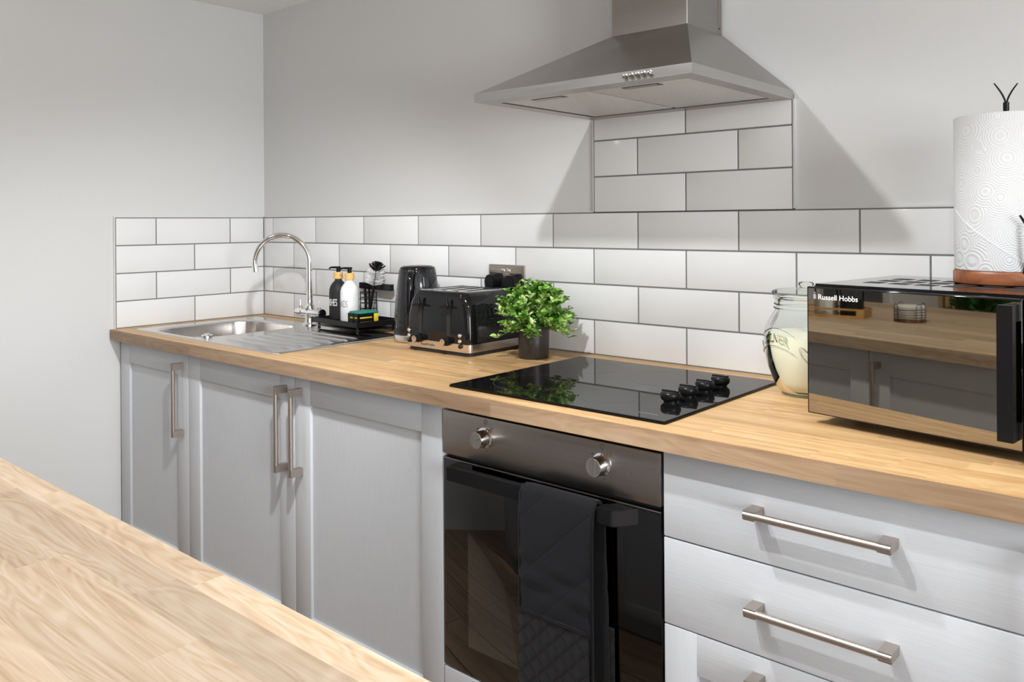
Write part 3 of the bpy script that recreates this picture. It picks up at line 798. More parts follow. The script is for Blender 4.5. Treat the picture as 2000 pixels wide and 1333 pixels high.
bm = bmesh.new(); lathe(bm, [(.0145, .055), (.0165, .060), (.0165, .072), (.013, .078), (.0125, .095)], 32); obj('spout_collar', bm, 'chrome', tp)
bm = bmesh.new(); ee = Vector(pts[-1]); dd = (ee - Vector(pts[-2])).normalized(); tube(bm, [ee - dd * .004, ee + dd * .010], .0112, 20); obj('aerator', bm, 'chrome', sp)

# ------------------------------------------------------------------ sink caddy, bottles, sponge, brush
cdx, cdy = .762, -.103
cz = ZT + .0075
cad = thing('sink_caddy', 'black metal sink caddy tray on feet at the back of the drainer', 'caddy', (cdx, cdy, cz), radians(-4))
TX, TY = .142, .088
bm = bmesh.new()
box(bm, -TX, TX, -TY, TY, .022, .0235)
for a in ((-TX, TX, -TY, -TY + .0015), (-TX, TX, TY - .0015, TY), (-TX, -TX + .0015, -TY, TY), (TX - .0015, TX, -TY, TY)): box(bm, a[0], a[1], a[2], a[3], .022, .040)
obj('tray', bm, 'black_satin', cad, 0)
bm = bmesh.new(); prism(bm, rrect(-TX + .012, TX - .012, -TY + .01, TY - .01, .01, 4), .010, .0135); obj('drip_tray', bm, 'black_satin', cad)
for fx_ in (-TX + .02, TX - .02):
    for fy_ in (-TY + .014, TY - .014):
        bm = bmesh.new(); lathe(bm, [(.005, 0), (.006, .004), (.0045, .006), (.0045, .022)], 16, fx_, fy_); obj('foot', bm, 'black_satin', cad)
# hanging rail at the back
bm = bmesh.new()
box(bm, -.085, .108, TY - .018, TY - .002, .136, .158)
rail = obj('cloth_rail', bm, 'black_satin', cad, 0)
bm = bmesh.new()
for xx in (-.06, -.035): box(bm, xx, xx + .005, TY - .012, TY - .007, .0235, .14)
obj('rail_post', bm, 'black_satin', cad, 0)
# wire brush holder
bx_, by_ = .012, .045
bm = bmesh.new()
for zz in (.03, .05, .07, .09, .11, .128):
    tube(bm, [(bx_ + q * .02, by_ + p * .02, zz) for q, p in ((-1, -1), (1, -1), (1, 1), (-1, 1))], .0016, 6, True)
for q, p in ((-1, -1), (1, -1), (1, 1), (-1, 1)): tube(bm, [(bx_ + q * .02, by_ + p * .02, .0235), (bx_ + q * .02, by_ + p * .02, .13)], .0018, 6)
obj('brush_holder', bm, 'black_satin', cad)
# sponge holder frame
sh = (.064, .128, -.074, -.012)
bm = bmesh.new()
for zz in (.0235, .040, .0565):
    hgt = .0115
    box(bm, sh[0], sh[1], sh[2], sh[2] + .0015, zz, zz + hgt); box(bm, sh[0], sh[0] + .0015, sh[2], sh[3], zz, zz + hgt); box(bm, sh[1] - .0015, sh[1], sh[2], sh[3], zz, zz + hgt)
for xx in (sh[0], (sh[0] + sh[1]) / 2 - .002, sh[1] - .009): box(bm, xx, xx + .009, sh[2], sh[2] + .0016, .0235, .068)
for yy in (sh[2], sh[3] - .006): box(bm, sh[0], sh[0] + .0016, yy, yy + .006, .0235, .068)
for yy in (sh[2], sh[3] - .006): box(bm, sh[1] - .0016, sh[1], yy, yy + .006, .0235, .068)
obj('sponge_holder', bm, 'black_satin', cad, 0)

ca, sa = cos(radians(-4)), sin(radians(-4))
def cad_w(x, y, z): return (cdx + x * ca - y * sa, cdy + x * sa + y * ca, cz + z)
sg = thing('sponge', 'yellow sponge with green scourer in the sink caddy', 'sponge', cad_w(.098, -.036, .0365), radians(-4))
obj('foam', bbox(-.0315, .0275, -.0355, .046, .0005, .029, .004), 'sponge_yellow', sg)
obj('scouring_pad', bbox(-.0315, .0275, -.0355, .046, .0292, .0375, .003), 'scourer_green', sg)

def bottle(label, loc_, mat, word, wcol, ang, h=.150):
    b_ = thing('pump_bottle', label, 'bottle', loc_, 0, 'pump bottles in the sink caddy')
    r = .0335
    prof = [(.028, 0), (.0325, .003), (r, .008), (r, h * .66), (.0325, h * .74), (.029, h * .82), (.022, h * .89), (.0145, h * .945), (.0125, h * .96), (.0125, h)]
    bm = bmesh.new(); lathe(bm, prof, 40); body = obj('body', bm, mat, b_, 60)
    bm = bmesh.new(); lathe(bm, [(.0135, h - .002), (.0168, h), (.0168, h + .022), (.0150, h + .024)], 32); obj('bamboo_collar', bm, 'bamboo', b_)
    bm = bmesh.new(); lathe(bm, [(.0075, h + .023), (.0075, h + .036), (.0092, h + .037), (.0092, h + .043), (.007, h + .0445)], 24)
    d = Vector((-.86, -.5, 0)); tube(bm, [Vector((0, 0, h + .0405)) + d * s for s in (.0, .015, .028)] + [Vector((0, 0, h + .036)) + d * .036], [.0042, .004, .0034, .0030], 12)
    obj('pump', bm, 'black_satin', b_)
    me = text_mesh(word, .036, .0002, 'CENTER', .0, .42, 1.0)
    place(me, lambda x, y_, z: Vector(((r + .0003 + z) * cos(ang + x / r), (r + .0003 + z) * sin(ang + x / r), y_ + h * .35)))
    obj('lettering', me, wcol, body, 0)
# viewing azimuth from the bottles to the camera
va = math.atan2(-1.9243 + .1, 3.1609 - .7)
bottle('matt black pump bottle lettered DISHES with bamboo collar', cad_w(-.128, .010, .0235), 'black_matt', 'DISHES', 'white_print', va - radians(48))
bottle('white pump bottle lettered HANDS with bamboo collar', cad_w(-.045, .004, .0235), 'white_gloss', 'HANDS', 'grey_print', va - radians(57))

br = thing('dish_brush', 'black and white bristled dish brush standing in the caddy', 'brush', cad_w(bx_, by_, .026), 0)
hv = Vector((.20, .04, 1)).normalized()
bm = bmesh.new(); tube(bm, [hv * s for s in (0, .05, .10, .14, .19)], [.0045, .005, .005, .004, .0035], 12); obj('handle', bm, 'black_satin', br)
bmw, bmb = bmesh.new(), bmesh.new()
r = random.Random(4)
ax = hv; e1 = ax.cross(Vector((0, 1, 0))).normalized(); e2 = ax.cross(e1)
for k in range(230):
    s = .128 + .050 * r.random(); a = r.random() * 2 * pi; d = (e1 * cos(a) + e2 * sin(a)) + ax * .35; d.normalize()
    p = hv * s; L = .030 * (.9 + .25 * r.random()); tube(bmw, [p, p + d * L], .0011, 4)
for k in range(46):
    a = r.random() * 2 * pi; el = r.random() * .95; d = (e1 * cos(a) + e2 * sin(a)) * sin(el) + ax * cos(el)
    p = hv * .178; tube(bmb, [p + d * .012, p + d * .040], .0021, 5)
stuff(obj('white_bristles', bmw, 'bristle_white', br, 0)); stuff(obj('black_bristles', bmb, 'black_satin', br, 0))

# ------------------------------------------------------------------ kettle
kt = thing('kettle', 'tall black ribbed electric kettle with steel base', 'kettle', (1.108, -.118, ZT))
bm = bmesh.new(); lathe(bm, [(.072, 0), (.0775, .002), (.0775, .021), (.076, .024)], 56); obj('base_band', bm, 'steel_band', kt)
bm = bmesh.new(); lathe(bm, [(.0765, .0235), (.0768, .045), (.0755, .08), (.0725, .12), (.068, .165), (.0625, .208), (.059, .231), (.0565, .2345)], 72); obj('body', bm, 'black_honeycomb', kt, 60)
bm = bmesh.new(); lathe(bm, [(.0575, .2340), (.0565, .2385), (.046, .2435), (.025, .2455), (.0, .246)], 56); obj('lid', bm, 'black_gloss', kt, 60)
ka = va - radians(20); kd = Vector((cos(ka), sin(ka), 0)); kp = Vector((-kd.y, kd.x, 0))
bm = bmesh.new()
hp = [(.058, .224), (.078, .2255), (.092, .219), (.099, .20), (.102, .16), (.103, .12), (.102, .08), (.097, .055), (.088, .046), (.074, .044)]
rows = []
for i, (rr, zz) in enumerate(hp):
    a, b_ = hp[max(i - 1, 0)], hp[min(i + 1, len(hp) - 1)]
    t_ = (kd * (b_[0] - a[0]) + Vector((0, 0, b_[1] - a[1]))).normalized(); nn = t_.cross(kp)
    rows.append([bm.verts.new(kd * rr + Vector((0, 0, zz)) + kp * (.0115 * cos(u)) + nn * (.0075 * sin(u))) for u in [2 * pi * k / 14 for k in range(14)]])
for a, b_ in zip(rows, rows[1:]):
    for k in range(14): bm.faces.new((a[k], a[(k + 1) % 14], b_[(k + 1) % 14], b_[k]))
bm.faces.new(rows[0]); bm.faces.new(rows[-1])
obj('handle', bm, 'black_gloss', kt, 60)

# ------------------------------------------------------------------ toaster
to = thing('toaster', 'glossy black four-slice toaster with steel band', 'toaster', (1.357, -.148, ZT))
TWd, TD0, TD1 = .136, -.118, .112
bm = bmesh.new(); prism(bm, rrect(-TWd + .004, TWd - .004, TD0 + .004, TD1 - .004, .02, 5), 0, .012); obj('foot_plinth', bm, 'black_matt', to)
bm = bmesh.new(); prism(bm, rrect(-TWd, TWd, TD0, TD1, .016, 6), .0115, .0345); obj('steel_band', bm, 'steel_band', to)
bm = bmesh.new(); loops = []
for zz, ins, ri in ((.034, .0015, .016), (.06, .0, .018), (.11, .0035, .020), (.145, .010, .022), (.165, .0185, .024), (.176, .027, .024), (.180, .033, .022)):
    loops.append([bm.verts.new((x, y_, zz)) for x, y_ in rrect(-TWd + ins, TWd - ins, TD0 + ins * .35, TD1 - ins * .35, ri, 6)])
for a, b_ in zip(loops, loops[1:]):
    n = len(a)
    for i in range(n): bm.faces.new((a[i], a[(i + 1) % n], b_[(i + 1) % n], b_[i]))
bm.faces.new(loops[-1]); bm.faces.new(loops[0][::-1])
obj('shell', bm, 'black_gloss', to, 50)
for s in (-1, 1):   # honeycomb side panels just proud of the shell
    bm = bmesh.new(); rows = []
    for zz, ins in ((.038, .0005), (.06, -.0008), (.085, .0008), (.11, .0027), (.13, .0058), (.145, .0092)):
        rows.append([bm.verts.new((s * (TWd - ins + .0006), yy, zz)) for yy in (-.088, -.05, 0, .05, .085)])
    for a, b_ in zip(rows, rows[1:]):
        for i in range(4): bm.faces.new((a[i], a[i + 1], b_[i + 1], b_[i]))
    obj('honeycomb_panel', bm, 'black_honeycomb', to, 60)
for k in range(4):
    xx = -.078 + k * .052
    fr = obj('slot_frame', bbox(xx - .0195, xx + .0195, -.085, .085, .1795, .1822, .001), 'chrome', to)
    obj('slot', bbox(xx - .0125, xx + .0125, -.076, .076, .1818, .1826), 'steel_dark_gap', fr, 0)
fy = TD0 - .0008
for xx in (-.070, .052):
    obj('lever_track', bbox(xx - .0075, xx + .0075, fy - .0004, fy + .004, .055, .150), 'black_matt', to, 0)
    bm = bmesh.new(); prism(bm, [(xx - .017, .136), (xx + .017, .136), (xx + .012, .143), (xx - .012, .143)], fy - .020, fy, 'Y')
    lathe(bm, [(.006, .143), (.0045, .158), (.003, .163)], 14, xx, fy - .006); obj('lever', bm, 'black_satin', to)
    bm = bmesh.new(); lathe(bm, [(.0125, fy), (.0125, fy - .006), (.0105, fy - .007), (.0105, fy - .019), (.0098, fy - .021)], 28, xx - .004, .0385, True, 'Y'); k = obj('browning_dial', bm, 'black_satin', to)
    bm = bmesh.new(); lathe(bm, [(.0098, fy - .0208), (.0094, fy - .0222)], 28, xx - .004, .0385, True, 'Y'); kf = obj('dial_face', bm, 'steel_band', k)
    bm = bmesh.new(); tube(bm, [(xx - .004, fy - .0224, .0385), (xx - .004, fy - .0224, .0465)], .0007, 6); obj('pointer', bm, 'dark_print', k)
    for j, zz in enumerate((.064, .048, .0325)):
        bx = xx + (.05 if xx > 0 else -.046)
        bm = bmesh.new(); lathe(bm, [(.0062, fy), (.0062, fy - .004), (.0048, fy - .006), (.0, fy - .0065)], 20, bx, zz - .004, False, 'Y'); obj('push_button', bm, 'chrome' if j < 2 else 'black_gloss', to)
me = text_mesh('Russell Hobbs', .0105, .0002); place(me, lambda x, y_, z: Vector((x - .068, TD0 - .0003 - z, y_ + .0195)))
obj('lettering', me, 'dark_print', to)
# power leads: kettle and toaster to the plugs run behind them
# ------------------------------------------------------------------ double socket with plugs
so = thing('wall_socket', 'brushed steel double wall socket on the tiles', 'socket', (1.398, 0, 1.118))
obj('plate', bbox(-.0755, .0755, -.007, 0, -.043, .043, .003), 'steel_socket', so)
for s in (-1, 1):
    obj('switch', bbox(s * .012 - .0055, s * .012 + .0055, -.0105, -.006, .019, .031, .0012), 'chrome', so)
    obj('insert', bbox(s * .041 - .026, s * .041 + .026, -.0082, -.006, -.036, .016), 'black_matt', so, 0)
bm = bmesh.new()
for s in (-1, 1): lathe(bm, [(.003, -.0065), (.003, -.0078)], 14, s * .0605, .0, True, 'Y')
obj('screw', bm, 'chrome', so)
plb = bmesh.new()
pp = [(-.0255, -.012), (-.021, -.030), (.021, -.030), (.0255, -.012), (.0255, .004), (.014, .021), (-.014, .021), (-.0255, .004)]
prism(plb, pp, -.034, 0, 'Y')
for v_ in plb.verts:
    if v_.co.y < -.03: v_.co.x *= .84; v_.co.z = v_.co.z * .86 - .001
bmesh.ops.bevel(plb, geom=plb.edges[:], offset=.003, segments=2, affect='EDGES')
plug_me = mesh_of(plb, 'plug_body'); plug_me.materials.append(M['black_satin'])
for xx, lab, end in ((1.357, 'left black mains plug in the steel wall socket', (1.30, -.022, .955)), (1.439, 'right black mains plug in the steel wall socket, beside the plant', (1.47, -.018, .955))):
    p = thing('mains_plug', lab, 'plug', (xx, -.0085, 1.112), 0, 'plugs in the wall socket')
    obj('plug_body', plug_me, None, p)
    bm = bmesh.new(); e = Vector(end) - Vector((xx, -.0085, 1.112))
    tube(bm, [(0, -.017, -.028), (0, -.017, -.06), tuple(e * .6 + Vector((0, -.012, -.02))), tuple(e)], .0032, 10); obj('cord', bm, 'black_matt', p)

# ------------------------------------------------------------------ potted plant
px, py = 1.634, -.150
pl = thing('potted_plant', 'bushy small-leaved green plant in a dark cylindrical pot', 'plant', (px, py, ZT))
bm = bmesh.new(); lathe(bm, [(.0405, 0), (.0425, .003), (.0436, .05), (.0440, .0925), (.0425, .0935), (.041, .091), (.0408, .078)], 48, caps=False)
n_ = 48; bmesh.ops.contextual_create(bm, geom=[e for e in bm.edges if e.is_boundary and e.verts[0].co.z < .001])
obj('pot', bm, 'pot_glaze', pl, 50)
bm = bmesh.new(); lathe(bm, [(.0409, .076), (.0409, .080), (.02, .083), (.0, .084)], 32); obj('soil', bm, 'soil', pl)
r = random.Random(8)
bms, bml = bmesh.new(), bmesh.new()
def leaf(bm, p, d, nrm, L, W):
    d = d.normalized(); s = d.cross(nrm).normalized(); n = s.cross(d)
    prof = [(0, 0.08), (.3, .8), (.55, 1), (.8, .72), (1, .1)]
    rows = []
    for u, wd in prof:
        c = p + d * (L * u) + n * (L * .16 * (u - u * u) * 1.6 - L * .12 * u * u)
        rows.append((bm.verts.new(c - s * W * wd * .5 + n * W * .16 * wd), bm.verts.new(c), bm.verts.new(c + s * W * wd * .5 + n * W * .16 * wd)))
    for a, b_ in zip(rows, rows[1:]):
        bm.faces.new((a[0], a[1], b_[1], b_[0])); bm.faces.new((a[1], a[2], b_[2], b_[1]))
for k in range(150):
    az = r.random() * 2 * pi; el = radians(6) + (r.random() ** .8) * radians(100)
    d = Vector((cos(az) * sin(el), sin(az) * sin(el), cos(el) * 1.0))
    rr = .104
    tip = Vector((0, 0, .108)) + Vector((d.x * rr * 1.04, d.y * rr * .92, d.z * .118 - .016)) * (.80 + .28 * r.random())
    tip.y = min(tip.y, -py - .012)
    root = Vector((cos(az) * .024 * r.random(), sin(az) * .024 * r.random(), .078))
    mid = (root + tip) / 2 + Vector((0, 0, .018 + .012 * r.random()))
    ptsl = []
    for j in range(9):
        t_ = j / 8; ptsl.append((1 - t_) ** 2 * root + 2 * t_ * (1 - t_) * mid + t_ ** 2 * tip)
    tube(bms, ptsl, [.0013 - .0007 * j / 8 for j in range(9)], 5)
    for j in range(3, 9):
        tg = (ptsl[min(j + 1, 8)] - ptsl[j - 1]).normalized()
        for side in range(2 if j < 8 else 3):
            a = az + j * 1.57 + side * pi + r.random() * .6
            o_ = Vector((cos(a), sin(a), .35 + .5 * r.random())); o_ = (o_ - tg * o_.dot(tg) * .55).normalized()
            dl = (o_ + tg * .55).normalized(); L = .0150 + .010 * r.random()
            nr = Vector((r.uniform(-.5, .5), r.uniform(-.5, .5), 1)).normalized()
            if ptsl[j].y + dl.y * L > -py - .004: continue
            leaf(bml, ptsl[j], dl, nr, L, L * .74)
stuff(obj('stems', bms, 'stem_green', pl)); stuff(obj('leaves', bml, 'leaf', pl, 60))

# ------------------------------------------------------------------ drinks jar
jx, jy = 2.428, -.150
ja = thing('drinks_jar', 'clear glass drinks jar with cloudy lemonade and embossed lettering', 'jar', (jx, jy, ZT))
jp = [(.050, .004), (.060, .010), (.071, .030), (.083, .060), (.090, .090), (.0925, .115), (.0905, .138), (.084, .158), (.074, .174), (.068, .184), (.0665, .205), (.0665, .214), (.071, .217)]
bm = bmesh.new(); lathe(bm, jp, 64, caps=False); body = obj('glass_body', bm, 'jar_glass', ja, 60)
bm = bmesh.new(); lathe(bm, [(.046, 0), (.0525, .001), (.0535, .006), (.048, .010)], 56); obj('glass_foot', bm, 'glass_green', ja, 60)
lp = [(.046, .011), (.057, .0125), (.068, .030), (.080, .060), (.0870, .090), (.0892, .112), (.0878, .134)]
bm = bmesh.new(); lathe(bm, lp, 56); obj('lemonade', bm, 'liquid', ja, 60)
bm = bmesh.new(); lathe(bm, [(.0715, .217), (.0735, .2195), (.0735, .226), (.066, .230), (.040, .232), (.016, .2325), (.0135, .236), (.017, .243), (.014, .247), (.0, .248)], 56, caps=False); obj('glass_lid', bm, 'jar_glass', ja, 60)
bm = bmesh.new()
for zz, rr in ((.190, .0685), (.199, .068)): tube(bm, [(rr * cos(2 * pi * i / 48), rr * sin(2 * pi * i / 48), zz) for i in range(48)], .0013, 6, True)
obj('screw_thread', bm, 'jar_glass', ja)
bm = bmesh.new()
tube(bm, [(.0705 * cos(a), .0705 * sin(a), .212) for a in [2 * pi * i / 48 for i in range(48)]], .0013, 6, True)
cl = radians(-30); cvec = Vector((cos(cl), sin(cl), 0)); cpv = Vector((-sin(cl), cos(cl), 0))
tube(bm, [cvec * .073 + cpv * .012 + Vector((0, 0, .212)), cvec * .081 + cpv * .012 + Vector((0, 0, .235)), cvec * .070 + cpv * .010 + Vector((0, 0, .248)), cvec * .070 - cpv * .010 + Vector((0, 0, .248)), cvec * .081 - cpv * .012 + Vector((0, 0, .235)), cvec * .073 - cpv * .012 + Vector((0, 0, .212))], .0013, 8)
obj('wire_clip', bm, 'chrome', ja)
ja_va = math.atan2(-1.9243 - jy, 3.1609 - jx)
def rad_at(z):
    for (r0, z0), (r1, z1) in zip(jp, jp[1:]):
        if z0 <= z <= z1: return r0 + (r1 - r0) * (z - z0) / (z1 - z0)
    return .09
me = text_mesh('KILNER', .026, .0012, 'CENTER', .0, .80, 1.06)
def jt(x, y_, z):
    a = ja_va - radians(46) + x / .092; zz = .117 + y_ - 1.6 * x * x / .09 * .35 + .004
    rr = rad_at(zz) + .0003 + z; return Vector((rr * cos(a), rr * sin(a), zz))
place(me, jt); obj('lettering', me, 'emboss_glass', body, 0)
bm = bmesh.new()
for dzz in (.031, -.006):
    tube(bm, [tuple(jt(-.050 + .100 * i / 24, dzz - .002, .0003)) for i in range(25)], .0006, 6)
for q in range(2):
    sgn = -1 if q else 1
    ex = sgn * .070
    tube(bm, [tuple(jt(ex + .011 * cos(u) , .010 + .011 * sin(u), .0003)) for u in [2 * pi * i / 12 for i in range(12)]], .0009, 6, True)
obj('embossed_border', bm, 'emboss_glass', body)

# ------------------------------------------------------------------ microwave
mw = thing('microwave', 'black microwave with mirrored door standing on the worktop', 'microwave', (2.534, -.404, ZT), radians(-8.75))
MW, MD, MZ0, MZ1 = .462, .345, .020, .2585
bm = bmesh.new(); prism(bm, [(0.004, .016), (MW - .004, .016), (MW - .004, MD), (.004, MD)], MZ0 + .002, MZ1 + .004)
bmesh.ops.bevel(bm, geom=bm.edges[:], offset=.003, segments=2, affect='EDGES')
obj('casing', bm, 'black_gloss', mw)
dr = obj('door', bbox(0, .372, 0, .016, MZ0, MZ1, .0022, 3), 'black_gloss', mw)
obj('mirror_glass', bbox(.0035, .3705, -.0006, .002, MZ0 + .0025, MZ1 - .003), 'mirror_black', dr, 0)
cp = obj('control_panel', bbox(.3735, MW, 0, .016, MZ0, MZ1, .0022, 3), 'black_gloss', mw)
obj('mirror_glass', bbox(.376, MW - .003, -.0006, .002, MZ0 + .0025, MZ1 - .003), 'mirror_black', cp, 0)
for zz in (.075, .165):
    bm = bmesh.new(); lathe(bm, [(.026, -.0006), (.026, -.004), (.0225, -.006), (.0225, -.020), (.021, -.022)], 36, .418, zz, True, 'Y'); obj('dial', bm, 'black_satin', cp)
bm = bmesh.new(); box(bm, .335, .352, -.036, -.026, .030, .232); box(bm, .337, .352, -.026, 0, .030, .052); box(bm, .337, .352, -.026, 0, .210, .232)
bmesh.ops.bevel(bm, geom=[e for e in bm.edges], offset=.0012, segments=1, affect='EDGES')
bm.free(); bm = bmesh.new()
box(bm, .347, .370, -.036, -.022, .040, .2505)
for a, b_ in ((.040, .066), (.2245, .2505)): box(bm, .349, .369, -.022, -.0002, a, b_)
obj('handle', bm, 'black_satin', dr, 0)
obj('top_plate', bbox(.006, MW - .006, .02, MD - .004, MZ1 + .0038, MZ1 + .0046), 'black_gloss', mw, 0)
for row in range(3):
    for k in range(7):
        vx = .075 + k * .049; vy = .118 + row * .058
        obj('vent', bbox(vx - .017, vx + .017, vy - .017, vy + .017, MZ1 + .0042, MZ1 + .0049), 'rubber', mw, 0)
for fx_ in (.05, MW - .05):
    for fy_ in (.12, MD - .05):
        bm = bmesh.new(); lathe(bm, [(.012, 0), (.014, .003), (.014, MZ0 + .003)], 20, fx_, fy_); obj('foot', bm, 'rubber', mw)
me = text_mesh('Russell Hobbs', .0138, .0002, 'LEFT', 0, 1.0); place(me, lambda x, y_, z: Vector((x + .0235, -.0008 - z, y_ + .2355)))
obj('lettering', me, 'white_print', dr, 0)
bm = bmesh.new(); box(bm, .0145, .0195, -.0011, -.0007, .2360, .2450); box(bm, .0155, .0185, -.0011, -.0007, .2465, .2485); obj('emblem', bm, 'grey_print', dr, 0)
MTOP = ZT + MZ1 + .0049

# ------------------------------------------------------------------ paper towel holder and roll
th_ = thing('towel_holder', 'wooden-based kitchen roll holder with black twig finial', 'roll holder', (2.829, -.188, MTOP))
bm = bmesh.new(); lathe(bm, [(.086, 0), (.0895, .002), (.0905, .006), (.0905, .021), (.089, .0245), (.086, .0255)], 64); obj('base', bm, 'holder_wood', th_)
bm = bmesh.new(); tube(bm, [(0, 0, .024), (0, 0, .328)], .0048, 16); obj('rod', bm, 'black_satin', th_)
vr = Vector((cos(YAW), -sin(YAW), 0))
bm = bmesh.new(); lathe(bm, [(.0053, .322), (.0053, .3365)], 20)
for s, tx in ((-1, .0215), (1, .0205)):
    tube(bm, [vr * (s * tx * u ** 1.5 + s * .001) + Vector((0, 0, .335 + .037 * u)) for u in (0, .2, .4, .6, .8, 1)], [.0017, .0017, .0017, .0016, .0015, .0012], 8)
obj('finial', bm, 'black_satin', th_)
sd = (vr * -.20 + Vector((.646, -.763, 0)) * .94).normalized() * .0985
bm = bmesh.new()
tube(bm, [sd * .88 + Vector((0, 0, .02)), sd + Vector((0, 0, .05)), sd * 1.03 + Vector((0, 0, .095)), sd * 1.02 + Vector((0, 0, .108)), sd * 1.02 - vr * .012 + Vector((0, 0, .126))], [.003, .003, .003, .0028, .0018], 10)
obj('spring_arm', bm, 'black_satin', th_)
ro = thing('kitchen_roll', 'white embossed kitchen paper roll on the holder', 'kitchen roll', (2.829, -.188, MTOP + .0256))
bm = bmesh.new(); lathe(bm, [(.019, 0.0), (.0865, .0), (.0882, .002), (.0882, .283), (.0865, .285), (.019, .285)], 96, caps=False)
obj('paper', bm, 'kitchen_paper', ro, 60)
bm = bmesh.new(); lathe(bm, [(.0192, .0), (.0192, .285), (.018, .285), (.018, 0)], 40, caps=False); obj('core_tube', bm, 'bamboo', ro)
bm = bmesh.new()   # loose sheet edge running round the roll
tube(bm, [(.0884 * cos(a), .0884 * sin(a), z) for a, z in [(ja_va + radians(-82 + 95 * u), .112 - .105 * u) for u in [i / 24 for i in range(25)]]], .0009, 6)
obj('sheet_edge', bm, 'kitchen_paper', ro)

# ------------------------------------------------------------------ island cabinets and what the microwave door mirrors
IYD = -1.492
names = ('second grey island cabinet from the left end, facing the oven', 'third grey island cabinet from the left end, facing the oven', 'fourth grey island cabinet, facing the drawers', 'grey island cabinet at the right end, facing the microwave', 'grey island cabinet at the left end, facing the sink cabinets')
for lab, a in zip(names, (1.276, 1.876, 2.476, 3.076)):
    cabinet(lab, a, a + .6, a + .035, IYD, 1, 'island cabinets', .9)
cabinet(names[4], .93, 1.276, .965, IYD, 1, 'island cabinets', .9)

ch_ = thing('coaster_holder', 'round wire coaster holder on the island, mirrored in the microwave', 'coaster holder', (1.70, -1.975, ZT))
bm = bmesh.new(); lathe(bm, [(.05, 0), (.052, .002), (.052, .010), (.050, .012)], 40); obj('base', bm, 'holder_wood', ch_)
bm = bmesh.new()
for zz in (.004, .018, .028, .038, .048): tube(bm, [(.0555 * cos(2 * pi * i / 40), .0555 * sin(2 * pi * i / 40), zz) for i in range(40)], .0014, 6, True)
for a0 in (0, pi / 2, pi, 3 * pi / 2):
    e1 = Vector((cos(a0 + .4), sin(a0 + .4), 0)); e2 = Vector((-e1.y, e1.x, 0))
    tube(bm, [e1 * .0565 - e2 * .011 + Vector((0, 0, 0)), e1 * .0565 - e2 * .011 + Vector((0, 0, .058)), e1 * .0565 - e2 * .006 + Vector((0, 0, .067)), e1 * .0565 + e2 * .006 + Vector((0, 0, .067)), e1 * .0565 + e2 * .011 + Vector((0, 0, .058)), e1 * .0565 + e2 * .011 + Vector((0, 0, 0))], .0016, 6)
obj('wire_cage', bm, 'wire_bronze', ch_)
bm = bmesh.new(); lathe(bm, [(.050, 0), (.0515, .001), (.0515, .006), (.050, .007)], 40); cme = mesh_of(bm, 'coaster'); cme.materials.append(M['coaster_white'])
words = ('lowest', 'second lowest', 'third lowest', 'fourth lowest', 'fifth lowest', 'topmost')
for k in range(6):
    o = obj('coaster', cme, None, None, loc=(1.70, -1.975, ZT + .0125 + k * .0082)); tag(o, words[k] + ' round white coaster in the wire holder', 'coaster', 'white coasters in the holder')
cr = thing('wooden_tray', 'long wooden tray with slotted side on the island', 'tray', (1.44, -1.91, ZT), radians(-21.5))
bm = bmesh.new(); box(bm, -.175, .105, -.062, .062, 0, .006)
for a in ((-.175, .105, -.062, -.055), (-.175, .105, .055, .062)):
    box(bm, *a, .006, .010); box(bm, *a, .030, .037); box(bm, .078, .105, a[2], a[3], .010, .030); box(bm, -.175, -.145, a[2], a[3], .010, .030)
box(bm, .098, .105, -.055, .055, .006, .037); box(bm, -.175, -.168, -.055, .055, .006, .037)
obj('frame', bm, 'crate_wood', cr, 0)
cosr, sinr = cos(radians(-21.5)), sin(radians(-21.5))
for xx, lab, fill in ((.045, 'glass jar of dark coffee with wooden lid in the wooden tray', 'coffee'), (-.055, 'glass jar of pale sugar with wooden lid in the wooden tray', 'coaster_white')):
    j = thing('storage_jar', lab, 'jar', (1.44 + xx * cosr, -1.91 + xx * sinr, ZT + .0065), 0, 'storage jars on the island')
    bm = bmesh.new(); lathe(bm, [(.043, 0), (.045, .002), (.045, .105)], 36, caps=False); obj('glass_body', bm, 'jar_glass', j)
    bm = bmesh.new(); lathe(bm, [(.0435, .001), (.0435, .062)], 32); obj('contents', bm, fill, j)
    bm = bmesh.new(); lathe(bm, [(.046, .105), (.046, .118), (.044, .120)], 36); obj('lid', bm, 'crate_wood', j)
# far wall: slatted oak panel, hedge-like plant and an open doorway
sp_ = thing('slat_panel', 'vertical oak slat panel on the far wall', 'wall panel', (1.43, RY + .001, 0))
obj('backing', bbox(-.62, 1.2, 0, .012, .1, 2.1), 'black_matt', sp_, 0)
bm = bbox(-.0135, .0135, .012, .034, .1, 2.1); sl = mesh_of(bm, 'slat', 0); sl.materials.append(M['slat_oak'])
for k in range(44): o = obj('slat', sl, None, sp_); o.location = (-.60 + k * .0412, 0, 0)
bp = thing('leafy_plant', 'dense dark green plant in front of the slat panel', 'plant', (1.43, -2.96, 0))
bm = bmesh.new(); lathe(bm, [(.12, 0), (.15, .48), (.14, .48)], 32); obj('pot', bm, 'black_matt', bp)
bm = bmesh.new(); r = random.Random(3)
for k in range(700):
    a = r.random() * 2 * pi; el = math.acos(r.uniform(-1, 1)); rr = .125 * (.55 + .45 * r.random())
    d = Vector((cos(a) * sin(el), sin(a) * sin(el), cos(el) * 1.5)); leaf(bm, Vector((0, 0, .82)) + d * rr, d + Vector((0, 0, .4)), Vector((r.uniform(-1, 1), r.uniform(-1, 1), 1)).normalized(), .06, .035)
stuff(obj('leaves', bm, 'hedge', bp))
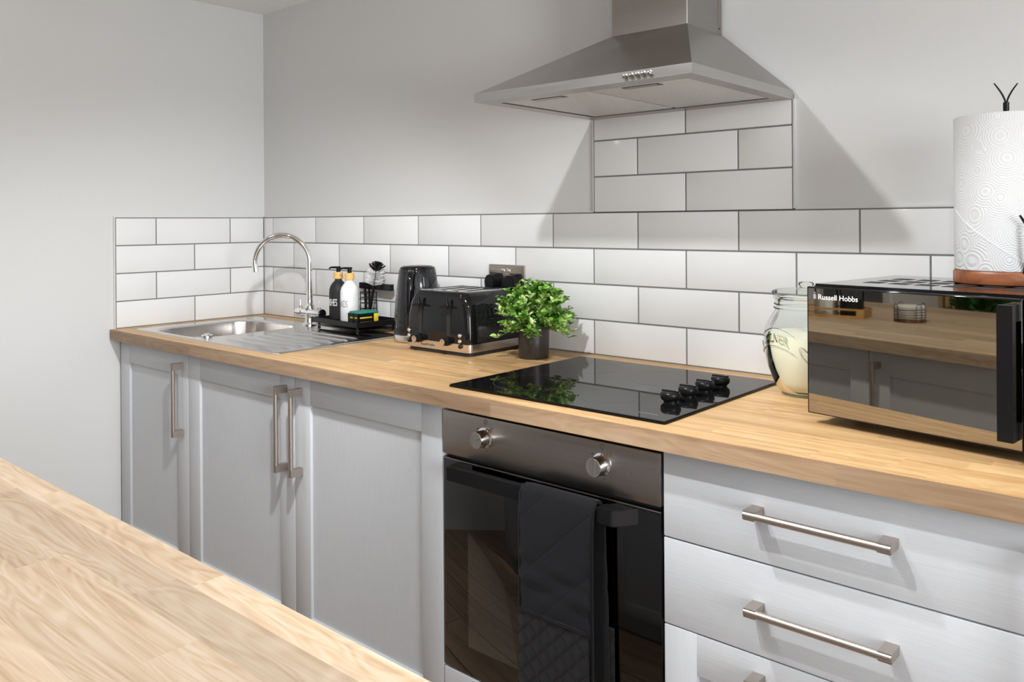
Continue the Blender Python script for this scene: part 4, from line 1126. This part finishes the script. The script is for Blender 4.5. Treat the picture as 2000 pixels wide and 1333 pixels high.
bm = bmesh.new(); lathe(bm, [(.02, .47), (.015, .8)], 12); obj('stem', bm, 'stem_green', bp)
dd_ = struct(obj('door_1', bbox(.02, .45, RY, RY + .03, 0, 2.02), 'door_dark'))
bm = bmesh.new(); tube(bm, [(.41, RY + .028, 1.0), (.41, RY + .07, 1.0), (.33, RY + .07, 1.0)], .009, 10); obj('door_handle', bm, 'chrome', dd_)
bm = bmesh.new(); box(bm, -.008, .02, RY, RY + .02, 0, 2.08); box(bm, .45, .50, RY, RY + .02, 0, 2.08); box(bm, .02, .45, RY, RY + .02, 2.02, 2.08); obj('door_frame', bm, 'trim_white', dd_)

# ------------------------------------------------------------------ lamps that carry the light
lb = thing('spotlight_bar', 'white ceiling spotlight bar with three heads above the kitchen aisle', 'ceiling light', (2.0, -1.08, CEIL))
obj('bar', bbox(-1.05, 1.05, -.02, .02, -.035, 0, .004), 'lamp_white', lb)
for (p, e_, c_) in LIGHTS:
    lx, ly = p[0] - 2.0, p[1] + 1.08
    bm = bmesh.new(); tube(bm, [(lx, 0, -.03), (lx, ly, -.07)], .006, 10); lathe(bm, [(.012, -.062), (.030, -.068), (.034, -.10), (.034, -.138), (.031, -.138), (.030, -.10), (.0, -.098)], 28, lx, ly, False)
    obj('lamp_head', bm, 'lamp_white', lb)
d = thing('ceiling_downlight', 'tilting recessed ceiling downlight aimed at the drawers', 'ceiling light', (2.2, -1.5, CEIL), 0, 'recessed downlights')
bm = bmesh.new(); lathe(bm, [(.046, 0), (.046, -.004), (.036, -.006), (.034, -.001)], 32, caps=False); obj('bezel', bm, 'lamp_white', d)
where = ('beside the left wall', 'left rear corner')  # fittings for the added fill downlights
for wn, ((x, y), e_) in zip(where, FILL_DOWN):
    d = thing('ceiling_downlight', 'added round ceiling fill downlight, %s of the room' % wn, 'ceiling light', (x, y, CEIL), 0, 'recessed downlights')
    bm = bmesh.new(); lathe(bm, [(.046, 0), (.046, -.004), (.036, -.006), (.034, -.001)], 32, caps=False); obj('bezel', bm, 'lamp_white', d)
